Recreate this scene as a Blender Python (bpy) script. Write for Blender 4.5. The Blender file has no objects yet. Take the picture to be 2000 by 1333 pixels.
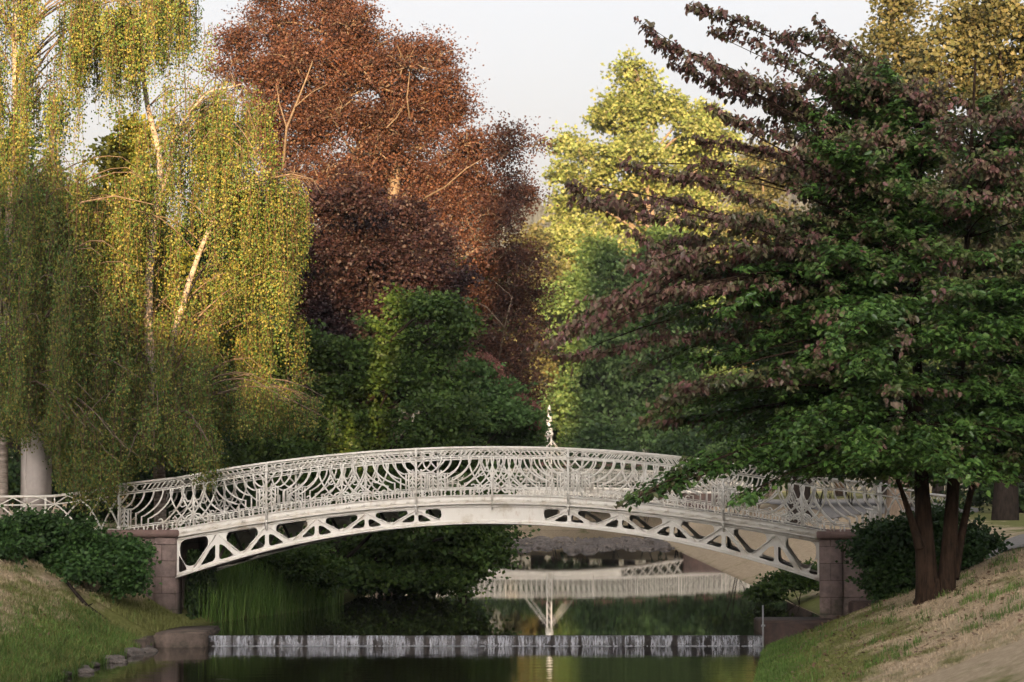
import bpy, bmesh, math, random
import numpy as np
from mathutils import Vector, Matrix

# ------------------------------------------------------------------ basics
C = bpy.context.scene.collection
rng = np.random.default_rng(7)
random.seed(7)
F, CX, CY, EYE = 4722.0, 1000.0, 666.5, 2.78
PITCH = math.atan(288.5 / F)
SUN_EL, SUN_AZ = math.radians(6.0), math.radians(1.5)   # low evening sun behind the viewer, a little to the left

def at(px, py, Y):
    """a point of the place, read off a sight line at the distance Y"""
    x = (px - CX) / F; u = (CY - py) / F
    c, s = math.cos(PITCH), math.sin(PITCH)
    k = Y / (c - u * s)
    return Vector((x * k, Y, EYE + (s + u * c) * k))

def smin(a, b, k):
    return -k * np.logaddexp(-a / k, -b / k)

def tag(o, label=None, cat=None, group=None, kind=None):
    if label: o['label'] = label
    if cat: o['category'] = cat
    if group: o['group'] = group
    if kind: o['kind'] = kind
    return o

def empty(name, loc):
    o = bpy.data.objects.new(name, None); C.objects.link(o)
    o.location = loc; o.empty_display_size = .3
    return o

def np_mesh(name, V, quads=None, tris=None, smooth=False):
    me = bpy.data.meshes.new(name)
    V = np.asarray(V, np.float32).reshape(-1, 3)
    me.vertices.add(len(V)); me.vertices.foreach_set('co', V.ravel())
    idx, starts, pos = [], [], 0
    for arr, n in ((quads, 4), (tris, 3)):
        if arr is None or len(arr) == 0: continue
        arr = np.asarray(arr, np.int32).reshape(-1, n)
        idx.append(arr.ravel()); starts.append(pos + np.arange(len(arr), dtype=np.int32) * n)
        pos += arr.size
    idx = np.concatenate(idx); starts = np.concatenate(starts)
    me.loops.add(len(idx)); me.loops.foreach_set('vertex_index', idx)
    me.polygons.add(len(starts)); me.polygons.foreach_set('loop_start', starts)
    if smooth: me.polygons.foreach_set('use_smooth', np.ones(len(starts), bool))
    me.update(calc_edges=True); me.validate()
    return me

def link(name, me, mat, parent=None, loc=None):
    o = bpy.data.objects.new(name, me); C.objects.link(o)
    if mat is not None and len(me.materials) == 0: me.materials.append(mat)
    if parent is not None: o.parent = parent
    if loc is not None: o.location = loc
    return o

class MB:
    """collects solids into ONE mesh"""
    def __init__(s, org=(0, 0, 0)):
        s.V, s.Q, s.T, s.n, s.org = [], [], [], 0, np.array(org, float)
    def add(s, V, Q=(), T=()):
        V = np.asarray(V, float).reshape(-1, 3)
        if len(Q): s.Q.append(np.asarray(Q, int) + s.n)
        if len(T): s.T.append(np.asarray(T, int) + s.n)
        s.V.append(V); s.n += len(V)
    def box(s, a, b, M=None):
        (x0, y0, z0), (x1, y1, z1) = a, b
        V = [(x0,y0,z0),(x1,y0,z0),(x1,y1,z0),(x0,y1,z0),(x0,y0,z1),(x1,y0,z1),(x1,y1,z1),(x0,y1,z1)]
        if M is not None: V = [M(*v) for v in V]
        s.add(V, [(0,3,2,1),(4,5,6,7),(0,1,5,4),(1,2,6,5),(2,3,7,6),(3,0,4,7)])
    def tube(s, P, R, n=6, cap=True, flat=None):
        P = np.asarray(P, float); m = len(P)
        R = np.broadcast_to(np.asarray(R, float), (m,))
        T = np.gradient(P, axis=0); T /= np.linalg.norm(T, axis=1)[:, None] + 1e-9
        ref = np.array((0, 0, 1.)) if abs(T[0][2]) < .9 else np.array((1., 0, 0))
        if flat is not None: ref = np.asarray(flat, float)
        A = np.cross(T, ref); A /= np.linalg.norm(A, axis=1)[:, None] + 1e-9
        B = np.cross(T, A)
        th = np.arange(n) / n * 2 * math.pi + math.pi / n
        V = P[:, None] + R[:, None, None] * (np.cos(th)[None, :, None] * A[:, None] + np.sin(th)[None, :, None] * B[:, None])
        i = np.arange(m - 1)[:, None] * n; j = np.arange(n)[None]; k = (j + 1) % n
        Q = np.stack([i + j, i + k, i + n + k, i + n + j], -1).reshape(-1, 4)
        s.add(V.reshape(-1, 3), Q)
        if cap and n == 4:
            s.Q.append(np.array([[3,2,1,0]]) + s.n - m * n); s.Q.append(np.array([[0,1,2,3]]) + s.n - n)
    def build(s, name, mat, parent=None, smooth=False, loc=None):
        V = np.concatenate(s.V) - s.org
        me = np_mesh(name, V, np.concatenate(s.Q) if s.Q else None, np.concatenate(s.T) if s.T else None, smooth)
        return link(name, me, mat, parent, loc)

# ------------------------------------------------------------------ materials
def new_mat(name):
    m = bpy.data.materials.new(name); m.use_nodes = True
    nt = m.node_tree; nt.nodes.clear()
    out = nt.nodes.new('ShaderNodeOutputMaterial')
    def N(t, **kw):
        n = nt.nodes.new(t)
        for k, v in kw.items():
            if k in n.inputs.keys(): n.inputs[k].default_value = v
            else: setattr(n, k, v)
        return n
    return m, nt, N, out

def ramp(N, pts):
    r = N('ShaderNodeValToRGB'); e = r.color_ramp.elements
    while len(e) < len(pts): e.new(.5)
    for k, (p, c) in enumerate(pts):
        e[k].position = p; e[k].color = (*c, 1) if len(c) == 3 else c
    return r

def leaf_mat(name, cols, trans=.3, rough=.55, attr=None, cols2=None, spec=.3, dim=.8):
    m, nt, N, out = new_mat(name); L = nt.links.new
    g = N('ShaderNodeNewGeometry')
    cols = [tuple(v * dim for v in c) for c in cols]
    r = ramp(N, [(i / max(1, len(cols) - 1), c) for i, c in enumerate(cols)])
    L(g.outputs['Random Per Island'], r.inputs[0])
    col = r.outputs[0]
    if cols2:
        a = N('ShaderNodeAttribute', attribute_name=attr)
        r2 = ramp(N, [(i / max(1, len(cols2) - 1), c) for i, c in enumerate(cols2)])
        L(g.outputs['Random Per Island'], r2.inputs[0])
        mx = N('ShaderNodeMix', data_type='RGBA')
        L(a.outputs['Fac'], mx.inputs['Factor']); L(col, mx.inputs[6]); L(r2.outputs[0], mx.inputs[7]); col = mx.outputs[2]
    # slow drift of hue through the crown
    tc = N('ShaderNodeTexCoord'); nz = N('ShaderNodeTexNoise', Scale=.8, Detail=3.0)
    L(tc.outputs['Object'], nz.inputs['Vector'])
    hs = N('ShaderNodeHueSaturation')
    mr = N('ShaderNodeMapRange'); mr.inputs[1].default_value = .3; mr.inputs[2].default_value = .7
    mr.inputs[3].default_value = .65; mr.inputs[4].default_value = 1.35
    L(nz.outputs[0], mr.inputs[0]); L(mr.outputs[0], hs.inputs['Value']); L(col, hs.inputs['Color'])
    p = N('ShaderNodeBsdfPrincipled', Roughness=rough); p.inputs['Specular IOR Level'].default_value = spec
    t = N('ShaderNodeBsdfTranslucent'); mix = N('ShaderNodeMixShader', Fac=trans)
    L(hs.outputs[0], p.inputs['Base Color']); L(hs.outputs[0], t.inputs['Color'])
    L(p.outputs[0], mix.inputs[1]); L(t.outputs[0], mix.inputs[2]); L(mix.outputs[0], out.inputs[0])
    return m

def bark_mat(name, c0, c1, scale=(3, 3, 1), bump=.5):
    m, nt, N, out = new_mat(name); L = nt.links.new
    tc = N('ShaderNodeTexCoord'); mp = N('ShaderNodeMapping'); mp.inputs['Scale'].default_value = scale
    L(tc.outputs['Object'], mp.inputs['Vector'])
    nz = N('ShaderNodeTexNoise', Scale=4.0, Detail=8.0, Roughness=.65); L(mp.outputs[0], nz.inputs['Vector'])
    r = ramp(N, [(.3, c0), (.7, c1)]); L(nz.outputs[0], r.inputs[0])
    p = N('ShaderNodeBsdfPrincipled', Roughness=.95); p.inputs['Specular IOR Level'].default_value = .08; L(r.outputs[0], p.inputs['Base Color'])
    b = N('ShaderNodeBump', Strength=bump, Distance=.03); L(nz.outputs[0], b.inputs['Height']); L(b.outputs[0], p.inputs['Normal'])
    L(p.outputs[0], out.inputs[0])
    return m

def paint_mat():
    m, nt, N, out = new_mat('white_paint'); L = nt.links.new
    tc = N('ShaderNodeTexCoord')
    n1 = N('ShaderNodeTexNoise', Scale=2.2, Detail=9.0, Roughness=.7); L(tc.outputs['Object'], n1.inputs['Vector'])
    r1 = ramp(N, [(.33, (.52, .455, .36)), (.48, (.70, .655, .58)), (.75, (.745, .705, .635))]); L(n1.outputs[0], r1.inputs[0])
    mpr = N('ShaderNodeMapping'); mpr.inputs['Scale'].default_value = (1.3, 1.3, .55); L(tc.outputs['Object'], mpr.inputs['Vector'])
    n2 = N('ShaderNodeTexNoise', Scale=5.5, Detail=9.0, Roughness=.78); L(mpr.outputs[0], n2.inputs['Vector'])
    r2 = ramp(N, [(.57, (0, 0, 0)), (.72, (1, 1, 1))]); L(n2.outputs[0], r2.inputs[0])
    mm = N('ShaderNodeMath', operation='MULTIPLY'); mm.inputs[1].default_value = .6; L(r2.outputs[0], mm.inputs[0])
    mx = N('ShaderNodeMix', data_type='RGBA'); mx.inputs[7].default_value = (.36, .19, .085, 1)
    L(mm.outputs[0], mx.inputs['Factor']); L(r1.outputs[0], mx.inputs[6])
    p = N('ShaderNodeBsdfPrincipled', Roughness=.5); L(mx.outputs[2], p.inputs['Base Color'])
    L(p.outputs[0], out.inputs[0])
    return m

def plain_mat(name, c0, c1, scale=6.0, rough=.8, bump=0.0, metallic=0.0):
    m, nt, N, out = new_mat(name); L = nt.links.new
    tc = N('ShaderNodeTexCoord'); nz = N('ShaderNodeTexNoise', Scale=scale, Detail=8.0, Roughness=.65)
    L(tc.outputs['Object'], nz.inputs['Vector'])
    r = ramp(N, [(.3, c0), (.7, c1)]); L(nz.outputs[0], r.inputs[0])
    p = N('ShaderNodeBsdfPrincipled', Roughness=rough, Metallic=metallic); L(r.outputs[0], p.inputs['Base Color'])
    if bump:
        b = N('ShaderNodeBump', Strength=bump, Distance=.05); L(nz.outputs[0], b.inputs['Height']); L(b.outputs[0], p.inputs['Normal'])
    L(p.outputs[0], out.inputs[0])
    return m

def block_mat(name, c0, c1, mortar, bw=.62, bh=.33):
    """coursed sandstone blocks: object coordinates, x along the wall, z up"""
    m, nt, N, out = new_mat(name); L = nt.links.new
    tc = N('ShaderNodeTexCoord'); sp = N('ShaderNodeSeparateXYZ'); L(tc.outputs['Object'], sp.inputs[0])
    ad = N('ShaderNodeMath', operation='ADD'); L(sp.outputs[0], ad.inputs[0]); L(sp.outputs[1], ad.inputs[1])
    cb = N('ShaderNodeCombineXYZ'); L(ad.outputs[0], cb.inputs[0]); L(sp.outputs[2], cb.inputs[1])
    br = N('ShaderNodeTexBrick'); br.inputs['Scale'].default_value = 1.0
    br.inputs['Brick Width'].default_value = bw; br.inputs['Row Height'].default_value = bh
    br.inputs['Mortar Size'].default_value = .007; br.inputs['Mortar Smooth'].default_value = .3; br.inputs['Bias'].default_value = .0
    br.inputs['Color1'].default_value = (*c0, 1); br.inputs['Color2'].default_value = (*c1, 1); br.inputs['Mortar'].default_value = (*mortar, 1)
    L(cb.outputs[0], br.inputs['Vector'])
    nz = N('ShaderNodeTexNoise', Scale=7.0, Detail=10.0, Roughness=.7); L(tc.outputs['Object'], nz.inputs['Vector'])
    r = ramp(N, [(.25, (.5, .5, .5)), (.75, (1.3, 1.28, 1.25))]); L(nz.outputs[0], r.inputs[0])
    mx = N('ShaderNodeMix', data_type='RGBA', blend_type='MULTIPLY'); mx.inputs['Factor'].default_value = 1.0
    L(br.outputs['Color'], mx.inputs[6]); L(r.outputs[0], mx.inputs[7])
    mz = N('ShaderNodeTexNoise', Scale=2.6, Detail=9.0, Roughness=.75); L(tc.outputs['Object'], mz.inputs['Vector'])
    zz = N('ShaderNodeMapRange'); zz.inputs[1].default_value = 1.3; zz.inputs[2].default_value = 0.0; zz.inputs[3].default_value = -.12; zz.inputs[4].default_value = .16; L(sp.outputs[2], zz.inputs[0])
    ma = N('ShaderNodeMath', operation='ADD'); L(mz.outputs[0], ma.inputs[0]); L(zz.outputs[0], ma.inputs[1])
    mk = N('ShaderNodeMapRange'); mk.inputs[1].default_value = .54; mk.inputs[2].default_value = .70; mk.inputs[4].default_value = .8; L(ma.outputs[0], mk.inputs[0])
    ms = N('ShaderNodeMix', data_type='RGBA'); ms.inputs[7].default_value = (.055, .058, .028, 1); L(mk.outputs[0], ms.inputs['Factor']); L(mx.outputs[2], ms.inputs[6])
    p = N('ShaderNodeBsdfPrincipled', Roughness=.9); L(ms.outputs[2], p.inputs['Base Color'])
    b = N('ShaderNodeBump', Strength=.6, Distance=.03); L(nz.outputs[0], b.inputs['Height'])
    b2 = N('ShaderNodeBump', Strength=.9, Distance=.02, invert=True); L(br.outputs['Fac'], b2.inputs['Height']); L(b.outputs[0], b2.inputs['Normal'])
    L(b2.outputs[0], p.inputs['Normal']); L(p.outputs[0], out.inputs[0])
    return m

DRY0, DRY1, GRN0, GRN1 = (.30, .225, .14), (.60, .47, .32), (.115, .125, .035), (.22, .22, .075)

def turf_nodes(N, L):
    """colour of mown turf: dry straw with green patches, greener near the water and on the far lawns"""
    g = N('ShaderNodeNewGeometry')
    mpp = N('ShaderNodeMapping'); mpp.inputs['Scale'].default_value = (1.0, .55, 1.0); mpp.inputs['Rotation'].default_value = (0, 0, .5); L(g.outputs['Position'], mpp.inputs['Vector'])
    n1 = N('ShaderNodeTexNoise', Scale=1.1, Detail=7.0, Roughness=.7); L(mpp.outputs[0], n1.inputs['Vector'])
    n2 = N('ShaderNodeTexNoise', Scale=9.0, Detail=6.0, Roughness=.7); L(g.outputs['Position'], n2.inputs['Vector'])
    sp = N('ShaderNodeSeparateXYZ'); L(g.outputs['Position'], sp.inputs[0])
    zr = N('ShaderNodeMapRange'); zr.inputs[1].default_value = -.2; zr.inputs[2].default_value = .9
    zr.inputs[3].default_value = .36; zr.inputs[4].default_value = .0; L(sp.outputs[2], zr.inputs[0])
    fr = N('ShaderNodeMapRange'); fr.inputs[1].default_value = 55; fr.inputs[2].default_value = 75
    fr.inputs[3].default_value = 0; fr.inputs[4].default_value = -.30; L(sp.outputs[1], fr.inputs[0])
    # left bank greener than the right one
    xr = N('ShaderNodeMapRange'); xr.inputs[1].default_value = -6; xr.inputs[2].default_value = 3
    xr.inputs[3].default_value = .075; xr.inputs[4].default_value = 0; L(sp.outputs[0], xr.inputs[0])
    ms = n1.outputs[0]
    xg = N('ShaderNodeMapRange'); xg.inputs[1].default_value = 11; xg.inputs[2].default_value = 15
    xg.inputs[3].default_value = 0; xg.inputs[4].default_value = .5; L(sp.outputs[0], xg.inputs[0])
    for o_ in (zr, fr, xr, xg):
        s = N('ShaderNodeMath', operation='ADD'); L(ms, s.inputs[0]); L(o_.outputs[0], s.inputs[1]); ms = s.outputs[0]
    k = N('ShaderNodeMapRange'); k.inputs[1].default_value = .52; k.inputs[2].default_value = .68; L(ms, k.inputs[0])
    rd = ramp(N, [(.3, DRY0), (.7, DRY1)]); rg = ramp(N, [(.3, GRN0), (.7, GRN1)])
    L(n2.outputs[0], rd.inputs[0]); L(n2.outputs[0], rg.inputs[0])
    mx = N('ShaderNodeMix', data_type='RGBA'); L(k.outputs[0], mx.inputs['Factor']); L(rd.outputs[0], mx.inputs[6]); L(rg.outputs[0], mx.inputs[7])
    return mx.outputs[2], n2.outputs[0], sp

def turf_mat():
    m, nt, N, out = new_mat('turf'); L = nt.links.new
    col, h, sp = turf_nodes(N, L)
    mud = N('ShaderNodeMix', data_type='RGBA'); mud.inputs[7].default_value = (.035, .028, .018, 1)
    mk = N('ShaderNodeMapRange'); mk.inputs[1].default_value = -.16; mk.inputs[2].default_value = .06
    mk.inputs[3].default_value = 1; mk.inputs[4].default_value = 0; L(sp.outputs[2], mk.inputs[0])
    L(mk.outputs[0], mud.inputs['Factor']); L(col, mud.inputs[6])
    p = N('ShaderNodeBsdfPrincipled', Roughness=.95); L(mud.outputs[2], p.inputs['Base Color'])
    p.inputs['Specular IOR Level'].default_value = .1
    b = N('ShaderNodeBump', Strength=.7, Distance=.06); L(h, b.inputs['Height']); L(b.outputs[0], p.inputs['Normal'])
    L(p.outputs[0], out.inputs[0]); return m

def blade_mat():
    m, nt, N, out = new_mat('turf_blades'); L = nt.links.new
    col, h, sp = turf_nodes(N, L)
    g = N('ShaderNodeNewGeometry'); hs = N('ShaderNodeHueSaturation')
    mr = N('ShaderNodeMapRange'); mr.inputs[3].default_value = .75; mr.inputs[4].default_value = 1.3
    L(g.outputs['Random Per Island'], mr.inputs[0]); L(mr.outputs[0], hs.inputs['Value']); L(col, hs.inputs['Color'])
    p = N('ShaderNodeBsdfPrincipled', Roughness=.8); p.inputs['Specular IOR Level'].default_value = .15
    L(hs.outputs[0], p.inputs['Base Color']); L(p.outputs[0], out.inputs[0]); return m

def water_mat(name, base, bump, sx, sy):
    m, nt, N, out = new_mat(name); L = nt.links.new
    tc = N('ShaderNodeTexCoord'); mp = N('ShaderNodeMapping'); mp.inputs['Scale'].default_value = (sx, sy, 1)
    L(tc.outputs['Object'], mp.inputs['Vector'])
    nz = N('ShaderNodeTexNoise', Scale=1.0, Detail=4.0, Roughness=.5); L(mp.outputs[0], nz.inputs['Vector'])
    b = N('ShaderNodeBump', Strength=bump, Distance=.01); L(nz.outputs[0], b.inputs['Height'])
    p = N('ShaderNodeBsdfPrincipled', Roughness=.02, IOR=1.33); p.inputs['Base Color'].default_value = (*base, 1)
    L(b.outputs[0], p.inputs['Normal']); L(p.outputs[0], out.inputs[0]); return m

def fall_mat():
    """thin falling sheet: clear at its gaps, milky in vertical threads"""
    m, nt, N, out = new_mat('falling_water'); L = nt.links.new
    tc = N('ShaderNodeTexCoord'); mp = N('ShaderNodeMapping'); mp.inputs['Scale'].default_value = (3.4, .4, .55)
    L(tc.outputs['Object'], mp.inputs['Vector'])
    n1 = N('ShaderNodeTexNoise', Scale=1.3, Detail=7.0, Roughness=.68); L(mp.outputs[0], n1.inputs['Vector'])
    n2 = N('ShaderNodeTexNoise', Scale=7.0, Detail=5.0, Roughness=.7); L(mp.outputs[0], n2.inputs['Vector'])
    k1 = N('ShaderNodeMapRange'); k1.inputs[1].default_value = .51; k1.inputs[2].default_value = .555; k1.inputs[3].default_value = 1.0; k1.inputs[4].default_value = .0; L(n1.outputs[0], k1.inputs[0])
    k2 = N('ShaderNodeMapRange'); k2.inputs[1].default_value = .3; k2.inputs[2].default_value = .7; k2.inputs[3].default_value = .08; k2.inputs[4].default_value = .80; L(n2.outputs[0], k2.inputs[0])
    k = N('ShaderNodeMath', operation='MULTIPLY'); L(k1.outputs[0], k.inputs[0]); L(k2.outputs[0], k.inputs[1])
    p = N('ShaderNodeBsdfPrincipled', Roughness=.25, IOR=1.33); p.inputs['Base Color'].default_value = (.44, .44, .47, 1)
    t = N('ShaderNodeBsdfTransparent'); mx = N('ShaderNodeMixShader')
    L(k.outputs[0], mx.inputs[0]); L(t.outputs[0], mx.inputs[1]); L(p.outputs[0], mx.inputs[2]); L(mx.outputs[0], out.inputs[0]); return m

M = dict(
    paint=paint_mat(), farpaint=plain_mat('darker_white_paint', (.44, .40, .33), (.58, .53, .45), 2, .6),  # far bridge white, toned darker and creamier
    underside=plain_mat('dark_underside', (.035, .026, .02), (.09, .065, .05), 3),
    sandstone=block_mat('red_sandstone', (.205, .15, .13), (.26, .185, .16), (.11, .075, .062)),
    cap=plain_mat('sandstone_cap', (.15, .095, .08), (.24, .155, .13), 5, .9, .4),
    wetstone=plain_mat('wet_stone', (.03, .018, .014), (.12, .07, .05), 4, .6, .6),
    ledge=plain_mat('ledge_stone', (.025, .022, .014), (.20, .14, .11), 2.6, .9, 1.0),
    weirstone=plain_mat('weir_stone', (.012, .010, .008), (.055, .042, .034), 6, .5, .6),
    palestone=plain_mat('pale_stone', (.38, .33, .30), (.52, .46, .42), 3, .9, .2),
    rock=plain_mat('rock', (.05, .042, .036), (.20, .165, .14), 3, .85, .6),
    gravel=plain_mat('gravel', (.16, .145, .13), (.27, .245, .22), 12, .95, .3),
    turf=turf_mat(), blades=blade_mat(),
    birch_bark=bark_mat('birch_bark', (.10, .075, .06), (.46, .39, .33), (1, 1, 5), .2),
    birch_twig=bark_mat('birch_branch_bark', (.06, .042, .03), (.22, .165, .125), (3, 3, 3), .2),
    bark=bark_mat('brown_bark', (.045, .028, .018), (.15, .095, .06), (4, 4, 1)),
    palebark=bark_mat('pale_bark', (.09, .068, .05), (.24, .18, .13), (3, 3, 1), .3),
    ironbark=bark_mat('ironwood_bark', (.010, .007, .005), (.060, .036, .023), (5, 5, .8)),
    darkbark=bark_mat('dark_bark', (.012, .009, .007), (.04, .03, .024), (3, 3, 1), .3),
    metal=plain_mat('grey_metal', (.25, .25, .25), (.4, .4, .4), 5, .5),
    water=water_mat('pond_water', (.012, .011, .006), .025, .7, 2.6),
    pool=water_mat('pool_water', (.012, .010, .005), .35, .8, 3.2),
    fall=fall_mat(),
    foam=plain_mat('foam', (.5, .5, .52), (.75, .75, .76), 30, .5),
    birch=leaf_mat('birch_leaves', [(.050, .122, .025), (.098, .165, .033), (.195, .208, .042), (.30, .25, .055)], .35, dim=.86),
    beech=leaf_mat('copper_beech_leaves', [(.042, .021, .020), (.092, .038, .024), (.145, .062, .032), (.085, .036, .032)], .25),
    purple=leaf_mat('shade_darkened_purple_leaves', [(.026, .013, .016), (.046, .021, .026), (.070, .031, .034), (.056, .030, .024)], .15, dim=.45),  # purple leaves, darkened further to stand for the shade on this tree
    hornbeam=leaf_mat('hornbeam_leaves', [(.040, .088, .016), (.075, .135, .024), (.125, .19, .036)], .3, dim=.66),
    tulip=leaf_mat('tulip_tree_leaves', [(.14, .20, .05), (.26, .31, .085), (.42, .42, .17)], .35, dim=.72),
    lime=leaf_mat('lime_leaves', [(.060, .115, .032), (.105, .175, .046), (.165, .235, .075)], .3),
    gold=leaf_mat('golden_leaves', [(.085, .095, .035), (.125, .12, .045), (.175, .15, .065)], .3),
    conifer=leaf_mat('yellow_conifer', [(.13, .15, .015), (.20, .20, .02), (.26, .23, .03)], .3),
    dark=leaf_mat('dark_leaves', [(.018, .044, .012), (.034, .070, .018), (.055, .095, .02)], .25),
    shrub=leaf_mat('shrub_leaves', [(.026, .066, .015), (.046, .102, .022), (.082, .155, .034)], .25),
    silk=leaf_mat('silk_tree_leaves', [(.055, .115, .03), (.085, .16, .042), (.12, .20, .055)], .3),
    blossom=leaf_mat('pink_blossom', [(.22, .085, .07), (.31, .13, .11), (.27, .14, .10)], .3),
    flower=leaf_mat('pink_flower', [(.38, .08, .12), (.50, .16, .20), (.30, .06, .10)], .2),
    ironwood=leaf_mat('ironwood_leaves', [(.050, .120, .024), (.096, .196, .038), (.172, .29, .06)], .28, .38,
                      'autumn', [(.125, .068, .052), (.19, .078, .072), (.25, .15, .105), (.11, .108, .045), (.165, .105, .07)], .45),
    reed=leaf_mat('reed_blades', [(.10, .19, .035), (.15, .26, .05), (.22, .31, .08)], .3),
    litter=leaf_mat('fallen_leaf', [(.10, .05, .025), (.20, .12, .06), (.30, .22, .13), (.14, .06, .04)], .1),
    ivy=leaf_mat('ivy_leaves', [(.035, .08, .02), (.06, .115, .03), (.09, .14, .036)], .15),
    hill=plain_mat('hill_wood', (.035, .045, .045), (.06, .065, .06), .05, 1),
    shadecaster=plain_mat('shade_ridge_surface', (.03, .045, .02), (.05, .07, .03), .2, 1),
)

# ------------------------------------------------------------------ terrain
YW = 46.2                                            # the weir
YR = np.array([-60, 0, 37, 44, 46.0, 46.6, 50, 66, 107, 150, 158, 172, 190, 600])
XR = np.array([-9, -1.3, 3.7, 4.55, 4.9, 6.6, 6.75, 6.85, 7.4, 8.6, 8.6, -4, -30, -300])
YL = np.array([-60, 0, 37, 44, 46.4, 50, 56, 64, 100, 125, 150, 160, 175, 600])
XL = np.array([-18, -11.5, -7.15, -6.9, -6.7, -6.3, -4.6, -3.9, -2.0, -1.2, -5, -14, -40, -320])
def gz(x, y):
    x = np.asarray(x, float); y = np.asarray(y, float)
    wl = np.where(y < YW, -.2, 0.0)
    sr = x - np.interp(y, YR, XR); sl = np.interp(y, YL, XL) - x
    s = np.maximum(sr, sl); right = sr > sl
    capr = 1.78 + .12 * np.sin(y * .11) * 0 + np.clip((y - 70) * .004, 0, .4)
    pr = smin(.40 * sr, capr - wl, .10); pl = smin(.55 * sl, 1.95 - wl, .15)
    up = np.where(right, pr, pl) + .05 * np.sin(x * 1.3 + y * .7) * np.clip(s, 0, 1) * np.sin(y * .53 - x * .4)
    dn = np.maximum(s * .8, -.6)
    z = wl + np.where(s > 0, up, dn)
    # stones bar of the shallow stretch below the far bridge
    bar = np.exp(-((y - 124) / 13.0) ** 2) * (s < 0)
    z = np.where(s < 0, np.maximum(z, -.6 + .62 * bar), z)
    return z

def axis(*segs):
    out = []
    for a, b, st in segs: out.append(np.arange(a, b, st))
    return np.concatenate(out)
gx = axis((-1600, -300, 100), (-300, -40, 20), (-40, -14, 1.5), (-14, 14, .22), (14, 40, 1.5), (40, 300, 20), (300, 1601, 100))
gy = axis((-300, -40, 20), (-40, 24, 4), (24, 70, .4), (70, 160, 1.2), (160, 300, 10), (300, 2401, 150))
X, Y = np.meshgrid(gx, gy); Z = gz(X, Y)
nx, ny = len(gx), len(gy)
ii = (np.arange(ny - 1)[:, None] * nx + np.arange(nx - 1)[None]).ravel()
ground = link('ground', np_mesh('ground', np.stack([X, Y, Z], -1).reshape(-1, 3), np.stack([ii, ii + 1, ii + nx + 1, ii + nx], -1), None, True), M['turf'])
tag(ground, kind='structure')

def sheet(name, pts_l, pts_r, mat, dz, n=60, cols=8):
    """a strip laid on the ground"""
    L = np.array(pts_l, float); R = np.array(pts_r, float); t = np.linspace(0, len(L) - 1, n)
    li = np.stack([np.interp(t, np.arange(len(L)), L[:, k]) for k in (0, 1)], -1)
    ri = np.stack([np.interp(t, np.arange(len(R)), R[:, k]) for k in (0, 1)], -1)
    w = np.linspace(0, 1, cols)[None, :, None]
    P = li[:, None] * (1 - w) + ri[:, None] * w
    z = gz(P[..., 0], P[..., 1]) + dz
    V = np.concatenate([P, z[..., None]], -1).reshape(-1, 3)
    i = (np.arange(n - 1)[:, None] * cols + np.arange(cols - 1)[None]).ravel()
    o = link(name, np_mesh(name, V, np.stack([i, i + 1, i + cols + 1, i + cols], -1), None, True), mat)
    return tag(o, kind='structure')
sheet('path', [(8.9, 47.5), (9.9, 43.9), (12.2, 42.6), (30, 48)], [(9.1, 50.0), (10.8, 53.8), (13.5, 56.5), (32, 66)], M['gravel'], .03, 120, 40)
sheet('footpath', [(11.4, 86), (12.5, 100), (14, 150)], [(16.0, 86), (19.5, 100), (24, 150)], M['gravel'], .035, 90, 12)
sheet('footpath', [(22, 103), (60, 100)], [(22, 112), (60, 108)], M['gravel'], .04, 30, 8)

# water
def plane(name, x0, x1, y0, y1, z, mat):
    o = link(name, np_mesh(name, [(x0, y0, 0), (x1, y0, 0), (x1, y1, 0), (x0, y1, 0)], [(0, 1, 2, 3)]), mat, loc=(0, 0, z))
    return tag(o, kind='structure')
plane('pond_water', -40, 11, YW + .02, 185, 0.0, M['water'])
plane('pool_water', -24, 9, -60, YW + .02, -.2, M['pool'])

# ------------------------------------------------------------------ the bridge
AL = math.atan(630 / F)
O = at(962, 967, 48.5); O = np.array((O.x, O.y, 0.0))
EU = np.array((math.cos(AL), -math.sin(AL), 0)); EV = np.array((math.sin(AL), math.cos(AL), 0))
def B(u, v, z): return O + EU * u + EV * v + np.array((0, 0, z))
def drop(u):
    a = np.abs(u); b = np.minimum(a, 6.5)
    return .0188 * b ** 2 - .0026 * b ** 4 / 42.25 + (a - b) * .13
def z_deck(u): return 2.66 - drop(u)
def z_top(u): return 2.485 - drop(u)
def z_bot(u): return 2.09 - .0265 * np.asarray(u) ** 2
def z_rail(u):
    a = np.abs(u); b = np.minimum(a, 6.5)
    return 3.62 - .0145 * b ** 2 - (a - b) * .11
W = 2.47                                              # between the two girders
bridge = empty('footbridge', B(0, W / 2, 0))
tag(bridge, 'cream white iron arch footbridge with ornate cast railings over the weir', 'bridge')
BO = np.array(bridge.location)

def ribbon(mb, us, fz0, fz1, v0, v1):
    """curved bar along the bridge between heights fz0(u), fz1(u) and depths v0, v1"""
    us = np.asarray(us); n = len(us)
    V = []
    for u in us:
        V += [B(u, v0, fz0(u)), B(u, v1, fz0(u)), B(u, v1, fz1(u)), B(u, v0, fz1(u))]
    i = np.arange(n - 1)[:, None] * 4; j = np.arange(4)[None]; k = (j + 1) % 4
    Q = np.stack([i + j, i + k, i + 4 + k, i + 4 + j], -1).reshape(-1, 4).tolist()
    Q += [(3, 2, 1, 0), tuple(4 * (n - 1) + q for q in (0, 1, 2, 3))]
    mb.add(V, Q)

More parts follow.
